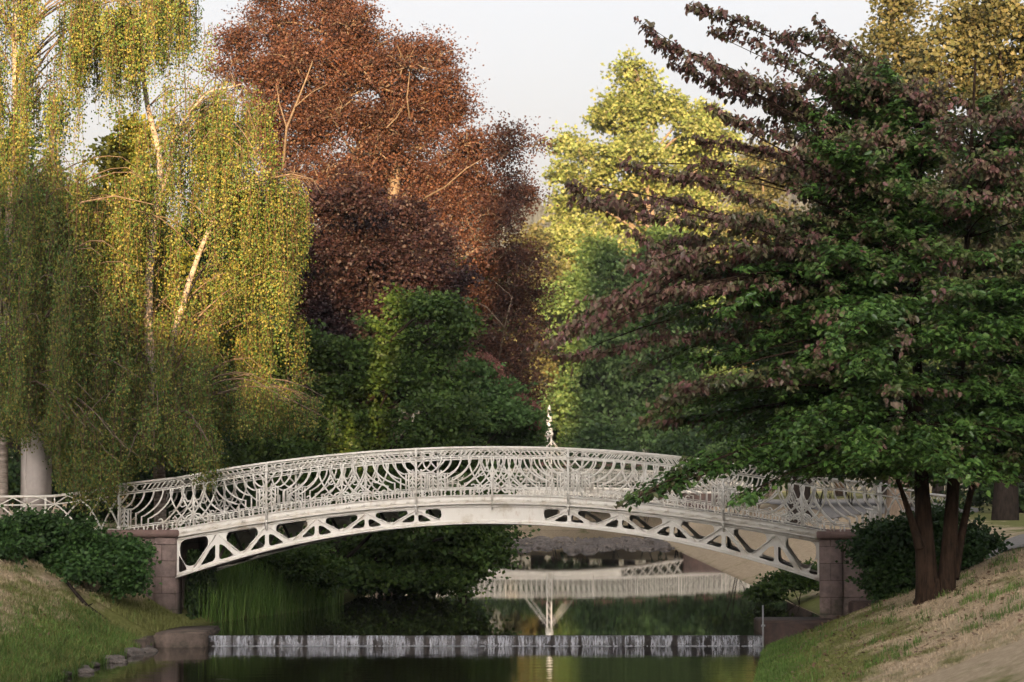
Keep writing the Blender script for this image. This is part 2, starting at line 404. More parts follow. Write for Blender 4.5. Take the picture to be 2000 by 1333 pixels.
def clip(poly, a, b, c):
    """keep the part of a convex polygon where a*x + b*y + c >= 0"""
    out = []
    for i in range(len(poly)):
        p, q = poly[i], poly[(i + 1) % len(poly)]
        fp, fq = a * p[0] + b * p[1] + c, a * q[0] + b * q[1] + c
        if fp >= 0: out.append(p)
        if fp * fq < 0:
            t = fp / (fp - fq); out.append((p[0] + (q[0] - p[0]) * t, p[1] + (q[1] - p[1]) * t))
    return out
def round_poly(P, r, seg=5):
    P = [np.array(p) for p in P]
    P = [p for i, p in enumerate(P) if np.linalg.norm(p - P[i - 1]) > .02]
    out = []
    for i in range(len(P)):
        a, p, b = P[i - 1], P[i], P[(i + 1) % len(P)]
        la, lb = np.linalg.norm(a - p), np.linalg.norm(b - p)
        d = min(r, la * .48, lb * .48)
        s, e = p + (a - p) / la * d, p + (b - p) / lb * d
        for t in np.linspace(0, 1, seg):
            out.append(tuple((1 - t) ** 2 * s + 2 * t * (1 - t) * p + t * t * e))
    return out
def line_through(p, q, off):
    """half plane to the left of p->q, moved inwards by off"""
    dx, dy = q[0] - p[0], q[1] - p[1]; l = math.hypot(dx, dy)
    a, b = -dy / l, dx / l
    return a, b, -(a * p[0] + b * p[1]) - off

def plate(outer, holes, th):
    cu = bpy.data.curves.new('web_outline', 'CURVE'); cu.dimensions = '2D'; cu.fill_mode = 'BOTH'; cu.extrude = th / 2
    for P in [outer] + holes:
        sp = cu.splines.new('POLY'); sp.points.add(len(P) - 1); sp.use_cyclic_u = True
        for i, p in enumerate(P): sp.points[i].co = (p[0], p[1], 0, 1)
    ob = bpy.data.objects.new('web_outline', cu); C.objects.link(ob)
    dg = bpy.context.evaluated_depsgraph_get(); dg.update()
    me = bpy.data.meshes.new_from_object(ob.evaluated_get(dg))
    bpy.data.objects.remove(ob); bpy.data.curves.remove(cu)
    return me

ST = [-5.64, -4.61, -3.585, -2.56, -1.545]
ST = ST + [-s for s in reversed(ST)]
def girder_holes():
    """left half: a wide boat-shaped opening in every bay and two small curved ones at every upright; then mirrored"""
    H = []
    T = lambda u: float(z_top(u)) - .085
    Bt = lambda u: float(z_bot(u)) + .085
    for k in range(-1, 5):
        sl = ST[k] if k >= 0 else -6.67
        uc = sl + .5125; d = T(uc) - Bt(uc); lo = .17 if d < .45 else .09; hb = .15 if d < .45 else .11
        P = [(uc - hb, Bt(uc - hb) + lo * d), (uc + hb, Bt(uc + hb) + lo * d), (uc + .335, T(uc + .335) - .34 * d), (uc + .315, T(uc + .315)), (uc - .315, T(uc - .315)), (uc - .335, T(uc - .335) - .34 * d)]
        if k == 4: P = clip(P, -1, 0, uc - .0)
        if k == -1: P = clip(P, 1, 0, 6.42)
        H.append(round_poly(P, .15, 6))
        if k >= 0:
            for sg in (-1, 1):
                d_ = T(sl) - Bt(sl); q = lambda x: sl + sg * x
                P = [(q(.038), Bt(sl)), (q(.33), Bt(q(.33))), (q(.33), Bt(q(.33)) + .05 * d_), (q(.13), Bt(q(.1)) + .52 * d_), (q(.038), Bt(sl) + .62 * d_)]
                if sg < 0: P = P[::-1]
                H.append(round_poly(P, .09, 6))
        else:
            P = [(-6.44, Bt(-6.44)), (-6.27, Bt(-6.27)), (-6.30, Bt(-6.3) + .10), (-6.44, Bt(-6.44) + .36)]
            H.append(round_poly(P, .05))
    return H + [[(-x, y) for x, y in reversed(h)] for h in H]

us = np.linspace(-6.5, 6.5, 105)
outer = [(u, float(z_bot(u)) + .01) for u in us] + [(u, float(z_top(u)) - .01) for u in us[::-1]]
web = plate(outer, girder_holes(), .03)
nv = len(web.vertices); co = np.empty(nv * 3, np.float32); web.vertices.foreach_get('co', co); co = co.reshape(-1, 3)
for v0, side in ((0.0, -1), (W, 1)):
    me = web.copy()
    P = np.array([B(a, v0 + d, b) for a, b, d in co]) - BO
    me.vertices.foreach_set('co', P.astype(np.float32).ravel()); me.update()
    g = link('girder', me, M['paint'], bridge)
    f = MB(BO)
    ribbon(f, us, lambda u: z_bot(u) - .012, lambda u: z_bot(u) + .014, v0 - .10, v0 + .10)
    ribbon(f, us, lambda u: z_bot(u) + .014, lambda u: z_bot(u) + .075, v0 - .03, v0 - .0152)
    ribbon(f, us, lambda u: z_top(u) - .075, lambda u: z_top(u) - .012, v0 - .03, v0 - .0152)
    ribbon(f, us, lambda u: z_top(u) - .012, lambda u: z_top(u) + .014, v0 - .105, v0 + .10)
    f.build('flange', M['paint'], g)
    # rivet heads and gusset straps on the face, stiffeners
    rv = MB(BO)
    for u in np.arange(-6.4, 6.41, .155):
        for zz in (float(z_bot(u)) + .045, float(z_top(u)) - .045):
            c = B(u, v0 - .034, zz)
            rv.add([c + EU * .011, c + np.array((0, 0, .011)), c - EU * .011, c - np.array((0, 0, .011)), c - EV * .009],
                   T=[(0, 1, 4), (1, 2, 4), (2, 3, 4), (3, 0, 4)])
    for k, s in enumerate(ST):
        for sg in (-1, 1):
            if (k == 4 and sg > 0) or (k == 5 and sg < 0): pass
            ub = s + sg * .5125
            a = np.array(B(s + sg * .03, v0 - .03, float(z_top(s)) - .10)); b = np.array(B(ub - sg * .03, v0 - .03, float(z_bot(ub)) + .10))
            rv.tube([a, b], .016, 4)
    for s in (-.96, -.5, .5, .96):
        for q in range(5):
            zz = float(z_bot(s)) + .07 + q * .06
            c = B(s, v0 - .017, zz)
            rv.add([c + EU * .011, c + np.array((0, 0, .011)), c - EU * .011, c - np.array((0, 0, .011)), c - EV * .009],
                   T=[(0, 1, 4), (1, 2, 4), (2, 3, 4), (3, 0, 4)])
    rv.build('rivets', M['paint'], g)['kind'] = 'stuff'
    # fascia beam with the little cast shoes of the railing
    fb = MB(BO); ue = np.linspace(-6.62, 6.62, 107)
    ribbon(fb, ue, lambda u: z_top(u) + .014, lambda u: z_deck(u) - .02, v0 - .05, v0 + .05)
    ribbon(fb, ue, lambda u: z_deck(u) - .02, lambda u: z_deck(u), v0 - .075, v0 + .06)
    for u in np.arange(-6.3, 6.31, .306):
        z0 = float(z_deck(u))
        fb.add([B(u + a, v0 + s_, z0 + h) for a, s_, h in
                ((-.045, -.05, -.115), (.045, -.05, -.115), (.045, -.07, -.115), (-.045, -.07, -.115), (-.03, -.05, -.075), (.03, -.05, -.075), (.03, -.085, -.075), (-.03, -.085, -.075))],
               [(0, 1, 2, 3), (4, 7, 6, 5), (0, 4, 5, 1), (1, 5, 6, 2), (2, 6, 7, 3), (3, 7, 4, 0)])
        for dx in (-.05, .05):
            fb.tube([B(u + dx, v0 - .06, z0 - .12), B(u + dx, v0 - .10, z0 - .115)], .014, 4)
    fb.build('fascia_beam', M['paint'], bridge)

# deck, cross beams and bracing below
dk = MB(BO); ue = np.linspace(-6.55, 6.55, 60)
ribbon(dk, ue, lambda u: z_deck(u) - .09, lambda u: z_deck(u) - .03, .06, W - .06)
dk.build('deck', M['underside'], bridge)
for s in ST + [-.0]:
    cb = MB(BO)
    z1 = float(z_deck(s)) - .10
    cb.box((s - .045, .02, z1 - .16), (s + .045, W - .02, z1), lambda *p: B(*p))
    for sg in (-1, 1):                                # knee braces
        v = .04 if sg < 0 else W - .04
        cb.tube([B(s, v, float(z_bot(s)) + .05), B(s, W / 2, z1 - .06)], .03, 4)
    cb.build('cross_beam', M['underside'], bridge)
br = MB(BO)
nb = [-6.4] + ST + [6.4]
for i in range(len(nb) - 1):
    a, b = nb[i], nb[i + 1]
    br.tube([B(a, .04, float(z_bot(a)) + .03), B(b, W - .04, float(z_bot(b)) + .03)], .03, 4)
    br.tube([B(a, W - .04, float(z_bot(a)) + .034), B(b, .04, float(z_bot(b)) + .034)], .03, 4)
for vv in (.75, 1.7):
    ribbon(br, ue, lambda u: z_deck(u) - .20, lambda u: z_deck(u) - .095, vv, vv + .08)
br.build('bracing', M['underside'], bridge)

# railings ------------------------------------------------
PL = 3.07
POSTS = [-1.5 * PL - PL, -1.5 * PL, -.5 * PL, .5 * PL, 1.5 * PL, 2.5 * PL]
FLAT = EV
def railing_panel(mb, ua, ub, v, R=.0178):
    """cast panel between two posts: bowls of arcs round the posts that lace together in the middle"""
    def pt(s, h):
        u = ua + (ub - ua) * s / PL
        z0, z1 = float(z_deck(u)), float(z_rail(u))
        return B(u, v, z0 + (z1 - z0) * h)
    def bar(P, r=R): mb.tube([pt(*p) for p in P], r * 1.2, 4, flat=FLAT)
    HL, HU, HF = .125, .79, .95
    S = np.linspace(0, PL, 21)
    for h, r in ((HL, .014), (HL + .035, .008), (HU, .017), (HU + .035, .010), (HF, .012)): bar([(s, h) for s in S], r)
    for side in (0, 1):
        f = (lambda s: s) if side == 0 else (lambda s: PL - s)
        for r, e, sv in ((.30, .28, None), (.50, .36, .27), (.70, .46, .38), (.90, .56, .50), (1.10, .64, .64), (1.33, .88, None), (1.56, 1.0, None), (1.79, 1.1, None), (2.02, 1.2, None)):
            hmax = HU - HL
            if sv: th1 = math.acos(sv / r)
            else: th1 = math.asin(min(1, hmax / e)) if e > hmax else math.radians(80)
            A = [(f(r * math.cos(t)), HU - e * math.sin(t)) for t in np.linspace(0, th1, 13)]
            bar(A, R)
            if sv:
                bar([A[-1], (f(sv - .05), A[-1][1] - .006), (f(sv - .05), HL)], R * .9)
            elif 1.2 < r < 1.7:                        # curled foot
                x0 = r * math.cos(th1)
                bar([(f(x0 - .02 + .045 * math.cos(a)), HL + .05 + .05 * math.sin(a)) for a in np.linspace(-1.6, 2.6, 8)], R * .8)
        for s0 in (.085, .165): bar([(f(s0), HL), (f(s0), HU - (.30 if s0 > .16 else .22))], R)
        for h in np.arange(.16, .50, .085): bar([(f(.02), h), (f(.085), h + .07)], R * .85); bar([(f(.155), h), (f(.085), h + .07)], R * .85)
        bar([(f(.0), HU - .20), (f(.17), HU)], R); bar([(f(.0), HU - .30), (f(.24), HU - .30)], R)
        # frieze: leaning slashes, crosses near post and middle
        for k, s in enumerate(np.arange(.06, PL / 2 - .06, .098)):
            if s < .36 or s > PL / 2 - .30:
                if k % 2 == 0:
                    bar([(f(s), HU + .04), (f(s + .12), HF)], R * .8); bar([(f(s + .12), HU + .04), (f(s), HF)], R * .8)
            else: bar([(f(s), HU + .04), (f(s + .10), HF)], R * .8)
        # scrolls between lower rail and deck
        for s in np.arange(.10, PL / 2 - .25, .20):
            bar([(f(s), 0), (f(s), HL)], R * .9)
            bar([(f(s + .05), .0), (f(s + .085), .03), (f(s + .06), .062), (f(s + .09), .095), (f(s + .06), HL)], R * .75)
        # heart scrolls at mid height
        c = PL / 2
        bar([(f(c - .09 + .075 * math.cos(a)), .42 + .075 * math.sin(a)) for a in np.linspace(2.2, -2.6 , 12)] , R * .9)
        bar([(f(c - .22 + .06 * math.cos(a)), .46 + .06 * math.sin(a)) for a in np.linspace(.6, 5.6, 12)], R * .8)
        bar([(f(c - .13), .49), (f(c - .20), .64), (f(c - .28), HU)], R)
        bar([(f(c - .34), .07), (f(c - .26), .045), (f(c - .20), .10), (f(c - .13), .20), (f(c), .235)], R)
        bar([(f(c - .34 + .05 * math.cos(a)), .12 + .05 * math.sin(a)) for a in np.linspace(-1.4, 2.6, 8)], R * .8)
        bar([(f(c - .11 + .05 * math.cos(a)), .085 + .05 * math.sin(a)) for a in np.linspace(3.0, -1.5, 8)], R * .8)
    bar([(PL / 2, 0), (PL / 2, .66)], R * 1.1)
for v0 in (-.02, W + .02):
    out = -1 if v0 < 1 else 1
    for i in range(5):
        mb = MB(BO); railing_panel(mb, POSTS[i], POSTS[i + 1], v0); mb.build('railing_panel', M['paint'], bridge)
    for i, u in enumerate(POSTS + [0.0]):
        mb = MB(BO)
        low = (float(z_top(u)) - .17) if abs(u) < 5 else float(z_deck(u))
        if u == 0.0:
            mb.tube([B(u, v0 + out * .075, float(z_top(u)) - .12), B(u, v0 + out * .09, float(z_deck(u)) + .35)], .02, 4)
        else:
            mb.box((u - .022, v0 + out * .10 - .02, low + .17), (u + .022, v0 + out * .10 + .02, float(z_rail(u)) - .02), lambda *p: B(*p))
            mb.tube([B(u, v0 + out * .10, low + .17), B(u, v0 + out * .03, low)], .026, 4)
            for zz in (low + .17, float(z_deck(u)) + .08, float(z_rail(u)) - .18):
                mb.box((u - .035, v0 + out * .10 - .035, zz - .02), (u + .035, v0 + out * .10 + .035, zz + .02), lambda *p: B(*p))
        mb.build('post', M['paint'], bridge)
    mb = MB(BO); uu = np.linspace(POSTS[0], POSTS[-1], 90)
    ribbon(mb, uu, lambda u: z_rail(u) - .03, lambda u: z_rail(u) - .005, v0 - .045, v0 + .045)
    ribbon(mb, uu, lambda u: z_rail(u) - .005, lambda u: z_rail(u) + .012, v0 - .03, v0 + .03)
    mb.build('handrail', M['paint'], bridge)

# lower railings on both approaches
def approach(name, label, P, mat, seg=.55):
    """low lattice railing along a polyline of (x, y, z_foot, z_top)"""
    P = np.array(P, float); root = empty(name, P[0][:3]); ro = np.array(root.location)
    tag(root, label, 'railing')
    d = np.r_[0, np.cumsum(np.linalg.norm(np.diff(P[:, :2], axis=0), axis=1))]
    def pt(s, h):
        q = [np.interp(s, d, P[:, k]) for k in range(4)]
        return np.array((q[0], q[1], q[2] + (q[3] - q[2]) * h))
    n = max(1, int(d[-1] / seg)); w = d[-1] / n
    lat = MB(ro); S = np.linspace(0, d[-1], 40)
    for h in (.12, .80): lat.tube([pt(s, h) for s in S], .018, 4)
    for i in range(n):
        a, b, c = i * w, (i + 1) * w, (i + .5) * w
        for p, q in ((a, b), (b, a)):
            lat.tube([pt(p + (q - p) * t, .80 - .68 * (t ** 1.3)) for t in np.linspace(0, 1, 7)], .019, 4)
        lat.tube([pt(a, .80), pt(c, .97)], .016, 4); lat.tube([pt(b, .80), pt(c, .97)], .016, 4)
        lat.tube([pt(a, .82), pt(a, .97)], .014, 4)
    lat.build('lattice', mat, root)
    h = MB(ro); h.tube([pt(s, 1.0) for s in S], .028, 6); h.build('handrail', mat, root)
    for s in np.linspace(0, d[-1], max(2, n // 3 + 1)):
        p = MB(ro); p.tube([pt(s, 0), pt(s, 1.0)], .026, 4); p.build('post', mat, root)
pA = B(POSTS[0], -.02, 0); za, zr = float(z_deck(POSTS[0])), float(z_rail(POSTS[0]))
approach('lattice_railing', 'low white lattice railing passing the pale stone pillar and birch trunk',
         [(pA[0], pA[1], za, zr - .02), (-8.75, 50.1, 1.85, 2.72), (-9.6, 50.3, 1.75, 2.62), (-13.5, 50.0, 1.72, 2.60)], M['paint'])
pB = B(POSTS[-1], -.02, 0)
approach('lattice_railing', 'short white railing end seen behind the forked brown tree trunk',
         [(pB[0], pB[1], float(z_deck(POSTS[-1])) - .05, float(z_rail(POSTS[-1]))), (8.1, 47.6, 1.75, 2.68), (8.75, 48.3, 1.75, 2.62)], M['paint'], .3)

# abutments ------------------------------------------------
def abutment(sg, label):
    root = empty('bridge_pier', B(sg * 7.2, 0, 0)); root.rotation_euler = (0, 0, -AL); ro = np.array(root.location)
    tag(root, label, 'pier')
    def loc(mb): return mb
    def lb(a0, a1, v0, v1, z0, z1, name, mat, taper=None):
        mb = MB(); a0, a1 = sorted((a0, a1))
        mb.box((a0, v0, z0), (a1, v1, z1)); o = mb.build(name, mat, root)
        bm = bmesh.new(); bm.from_mesh(o.data); bmesh.ops.bevel(bm, geom=bm.edges[:], offset=.015, segments=2, affect='EDGES'); bm.to_mesh(o.data); bm.free()
        return o
    e = -sg * .72                                      # inner end (u = +-6.48)
    zc = float(z_deck(6.5)) - .03
    lb(e, e + sg * .44, -.12, .40, -1.0, zc - .15, 'pilaster', M['sandstone'])
    lb(e, e + sg * .44, W - .35, W + .15, -1.0, zc - .15, 'pilaster', M['sandstone'])
    lb(e + sg * .12, e + sg * .5, .395, W - .345, -1.0, zc - .155, 'inner_wall', M['sandstone'])
    lb(e + sg * .435, e + sg * 3.2, -.06, W + .1, -1.0, zc - .152, 'wing_wall', M['sandstone'])
    lb(e - sg * .05, e + sg * 1.6, -.17, .45, zc - .15, zc, 'cap_stone', M['cap'])
    lb(e - sg * .05, e + sg * 1.6, W - .40, W + .2, zc - .149, zc - .002, 'cap_stone', M['cap'])
    lb(e + sg * .02, e + sg * 3.2, .44, W - .39, zc - .20, zc - .03, 'threshold', M['cap'])
    return root
abutment(-1, 'red sandstone bridge pier with ivy hanging down its inner wall')
abutment(1, 'red sandstone bridge pier of large blocks behind the forked tree')

# weir, walls beside it ------------------------------------
mb = MB((0, YW, 0)); mb.box((-6.6, YW + .02, -1.2), (5.4, YW + .45, -.012))
o = mb.build('weir', M['weirstone'], loc=(0, YW, 0)); tag(o, 'long low stone weir with water falling over it across the river', 'weir')
# falling sheet: crest lip, curve, drop
prof = [(.40, .004), (.10, .004), (.0, -.005), (-.05, -.03), (-.075, -.08), (-.085, -.15), (-.09, -.215)]
xs = np.linspace(-5.75, 4.86, 420); jit = np.cumsum(rng.normal(0, .006, len(xs))); jit -= np.linspace(jit[0], jit[-1], len(xs))
V = [(x, YW + a * (1 + .25 * j_) + (.02 * math.sin(x * 9) if a < 0 else 0) + j_ * .3 * (a < 0) - .005, z) for x, j_ in zip(xs, jit) for a, z in prof[2:]]
k = len(prof) - 2; i = (np.arange(len(xs) - 1)[:, None] * k + np.arange(k - 1)[None]).ravel()
fallo = link('falling_water', np_mesh('falling_water', V, np.stack([i, i + 1, i + k + 1, i + k], -1), None, True), M['fall']); tag(fallo, kind='structure')
# foam flecks at the foot
fm = MB()
for q in range(260):
    x = rng.uniform(-5.7, 4.8); y = YW - .10 - abs(rng.normal(0, .03)); s = rng.uniform(.008, .03)
    fm.add([(x - s * 2.2, y, -.197), (x, y - s * .7, -.197), (x + s * 2.2, y, -.197), (x, y + s * .5, -.185)], T=[(0, 1, 3), (1, 2, 3), (0, 3, 2)])
tag(fm.build('foam', M['foam']), 'white flecks of foam at the foot of the weir', 'foam', kind='stuff')

def stone_wall(name, label, blocks, mat):
    root = empty(name, blocks[0][0]); ro = np.array(root.location); tag(root, label, 'stone wall')
    for a, b in blocks:
        mb = MB(ro); mb.box(a, b); o = mb.build('stone_block', mat, root)
        bm = bmesh.new(); bm.from_mesh(o.data); bmesh.ops.bevel(bm, geom=bm.edges[:], offset=.03, segments=2, affect='EDGES')
        for v in bm.verts: v.co += Vector(rng.normal(0, .006, 3))
        bm.to_mesh(o.data); bm.free()
stone_wall('stone_ledge', 'low mossy stone ledge between the ivied pier and the weir',
           [((-6.75, 45.75, -.8), (-5.78, 48.2, .06)), ((-7.45, 44.7, -.8), (-6.74, 46.9, .0))], M['ledge'])
stone_wall('stone_ledge', 'dark red stone ledge running from the weir into the mown bank',
           [((4.78, 45.9, -.9), (6.6, 48.1, .255)), ((6.58, 46.6, -.9), (7.5, 48.0, .60))], M['wetstone'])
mb = MB((4.74, 45.9, 0)); mb.tube([(4.74, 45.9, -.5), (4.74, 45.9, .58)], .018, 6); mb.box((4.70, 45.87, .18), (4.78, 45.885, .22))
tag(mb.build('gauge_rod', M['metal'], loc=(4.74, 45.9, 0)), 'thin upright metal rod at the end of the weir', 'rod')

# pale pillar by the approach: square shaft set cornerwise, plinth, cap
c = at(70, 1000, 51.2); pil = empty('stone_pillar', (c.x, c.y, 1.6)); pil.rotation_euler = (0, 0, math.radians(28))
tag(pil, 'pale grey stone pillar half hidden by hanging birch branches', 'pillar')
mb = MB(); mb.box((-.26, -.26, .42), (.26, .26, 2.6)); mb.box((-.17, -.285, .5), (.17, -.255, 2.5)); mb.box((-.285, -.17, .5), (-.255, .17, 2.5)); mb.build('shaft', M['palestone'], pil)
mb = MB(); mb.box((-.33, -.33, -.3), (.33, .33, .425)); mb.build('plinth', M['palestone'], pil)
mb = MB(); mb.box((-.34, -.34, 2.595), (.34, .34, 2.75)); mb.build('cap_stone', M['palestone'], pil)

# ------------------------------------------------------------------ the far bridge
FD = 152.0
fo = at(1073, 955, FD); FBO = np.array((fo.x, FD, 0.0))
fbr = empty('footbridge', FBO); tag(fbr, 'distant white footbridge with a tall mast seen through the ironwork', 'bridge')
def f_deck(x): return 2.88 - .0028 * np.asarray(x) ** 2
def f_bot(x): return 2.42 - .0105 * np.asarray(x) ** 2
def fp(x, y, z): return FBO + np.array((x, y, z))
def fribbon(mb, xs, f0, f1, y0, y1):
    n = len(xs); V = []
    for x in xs: V += [fp(x, y0, f0(x)), fp(x, y1, f0(x)), fp(x, y1, f1(x)), fp(x, y0, f1(x))]
    i = np.arange(n - 1)[:, None] * 4; j = np.arange(4)[None]; k = (j + 1) % 4
    Q = np.stack([i + j, i + k, i + 4 + k, i + 4 + j], -1).reshape(-1, 4).tolist() + [(3, 2, 1, 0), tuple(4 * (n - 1) + q for q in range(4))]
    mb.add(V, Q)
FX = np.linspace(-8.4, 8.4, 57); FXR = np.linspace(-13, 13, 80)
for y0 in (0.0, 2.6):
    mb = MB(FBO)
    xs_ = FX[np.abs(FX) < 4.6]; fribbon(mb, xs_, lambda x: f_bot(x), lambda x: f_deck(x) - .14, y0 - .05, y0 + .05)
    fribbon(mb, FX, lambda x: f_bot(x) - .05, lambda x: f_bot(x) + .05, y0 - .10, y0 + .10)
    for sg in (-1, 1):
        for a, b in zip(np.linspace(4.5, 8.3, 8)[:-1], np.linspace(4.5, 8.3, 8)[1:]):
            mb.tube([fp(sg * a, y0, float(f_bot(a))), fp(sg * b, y0, float(f_deck(b)) - .15)], .05, 4)
            mb.tube([fp(sg * a, y0, float(f_deck(a)) - .15), fp(sg * b, y0, float(f_bot(b)))], .05, 4)
    mb.build('girder', M['farpaint'], fbr)
    mb = MB(FBO); fribbon(mb, FXR, lambda x: f_deck(x) - .16, lambda x: f_deck(x) + .02, y0 - .12, y0 + .12); mb.build('fascia_beam', M['farpaint'], fbr)
    mb = MB(FBO); fribbon(mb, FXR, lambda x: f_deck(x) + 1.10, lambda x: f_deck(x) + 1.17, y0 - .06, y0 + .06); mb.build('handrail', M['farpaint'], fbr)
    mb = MB(FBO)
    for h in (.12, .30, .92): fribbon(mb, FXR, lambda x: f_deck(x) + h, lambda x: f_deck(x) + h + .035, y0 - .02, y0 + .02)
    for x in np.arange(-13, 13, .33):
        z = float(f_deck(x))
        mb.tube([fp(x, y0, z), fp(x, y0, z + 1.1)], .022, 4)
        for r in (.085, .14):
            mb.tube([fp(x + .165 + r * math.cos(a), y0, z + .60 + 1.9 * r * math.sin(a)) for a in np.linspace(0, 6.283, 11)], .016, 4)
        mb.tube([fp(x, y0, z + .92), fp(x + .33, y0, z + 1.1)], .016, 4); mb.tube([fp(x, y0, z + 1.1), fp(x + .33, y0, z + .92)], .016, 4)
    mb.build('railing_panel', M['farpaint'], fbr)
    for x in np.arange(-11, 11.1, 2.75):
        mb = MB(FBO); z = float(f_deck(x)); mb.tube([fp(x, y0 - .1, z - .25), fp(x, y0 - .1, z + 1.18)], .045, 4); mb.build('post', M['farpaint'], fbr)
mb = MB(FBO); fribbon(mb, FXR, lambda x: f_deck(x) - .14, lambda x: f_deck(x) - .04, .1, 2.5); mb.build('deck', M['underside'], fbr)
for sg in (-1, 1):
    mb = MB(FBO); mb.box(tuple(fp(sg * 8.4 if sg > 0 else -13, -.4, -1)), tuple(fp(13 if sg > 0 else -8.4, 3.0, float(f_deck(8.4)) - .2)))
    mb.build('abutment', M['wetstone'], fbr)
for y0 in (0.0, 2.6):                                 # one braced mast on either railing
    mb = MB(FBO)
    for dx in (-.16, .16): mb.tube([fp(dx, y0 - .2, 2.5), fp(dx * .8, y0 - .2, 6.3)], .036, 4)
    for z in np.arange(2.7, 6.3, .45): mb.tube([fp(-.15, y0 - .2, z), fp(.15, y0 - .2, z + .4)], .03, 4)
    mb.tube([fp(0, y0 - .2, 6.2), fp(0, y0 - .2, 7.2), fp(0, y0 - .2, 8.0)], [.22, .15, .05], 6)
    mb.box(tuple(fp(-.24, y0 - .44, 6.12)), tuple(fp(.24, y0 + .04, 6.28)))
    for sg in (-1, 1):
        for d in (0, .35): mb.tube([fp(sg * (1.25 + d), y0 - .15, 4.0), fp(sg * .12, y0 - .2, 5.6 + d * .8)], .022, 4)
    mb.build('mast', M['paint'], fbr)

# ------------------------------------------------------------------ plants
def unit(v): return v / (np.linalg.norm(v, axis=-1, keepdims=True) + 1e-9)
def leaves(name, P, D, Nn, L, Wd, mat, parent, org, attr=None, fold=.25, kind=None):
    """one small folded blade per point: base, side, tip, side"""
    n = len(P); P = np.asarray(P) - org; D = unit(np.asarray(D)); S = unit(np.cross(D, Nn)); Nn = np.cross(S, D)
    L = np.broadcast_to(L, (n,))[:, None]; Wd = np.broadcast_to(Wd, (n,))[:, None]
    mid = P + D * L * .45
    V = np.stack([P, mid + S * Wd + Nn * Wd * fold, P + D * L, mid - S * Wd + Nn * Wd * fold], 1).reshape(-1, 3)
    Q = np.arange(4 * n).reshape(-1, 4)
    me = np_mesh(name, V, Q)
    if attr is not None:
        a = me.attributes.new('autumn', 'FLOAT', 'POINT'); a.data.foreach_set('value', np.repeat(attr, 4).astype(np.float32))
    return link(name, me, mat, parent)

def bez(a, b, c, n): 
    t = np.linspace(0, 1, n)[:, None]; return (1 - t) ** 2 * a + 2 * t * (1 - t) * b + t * t * c

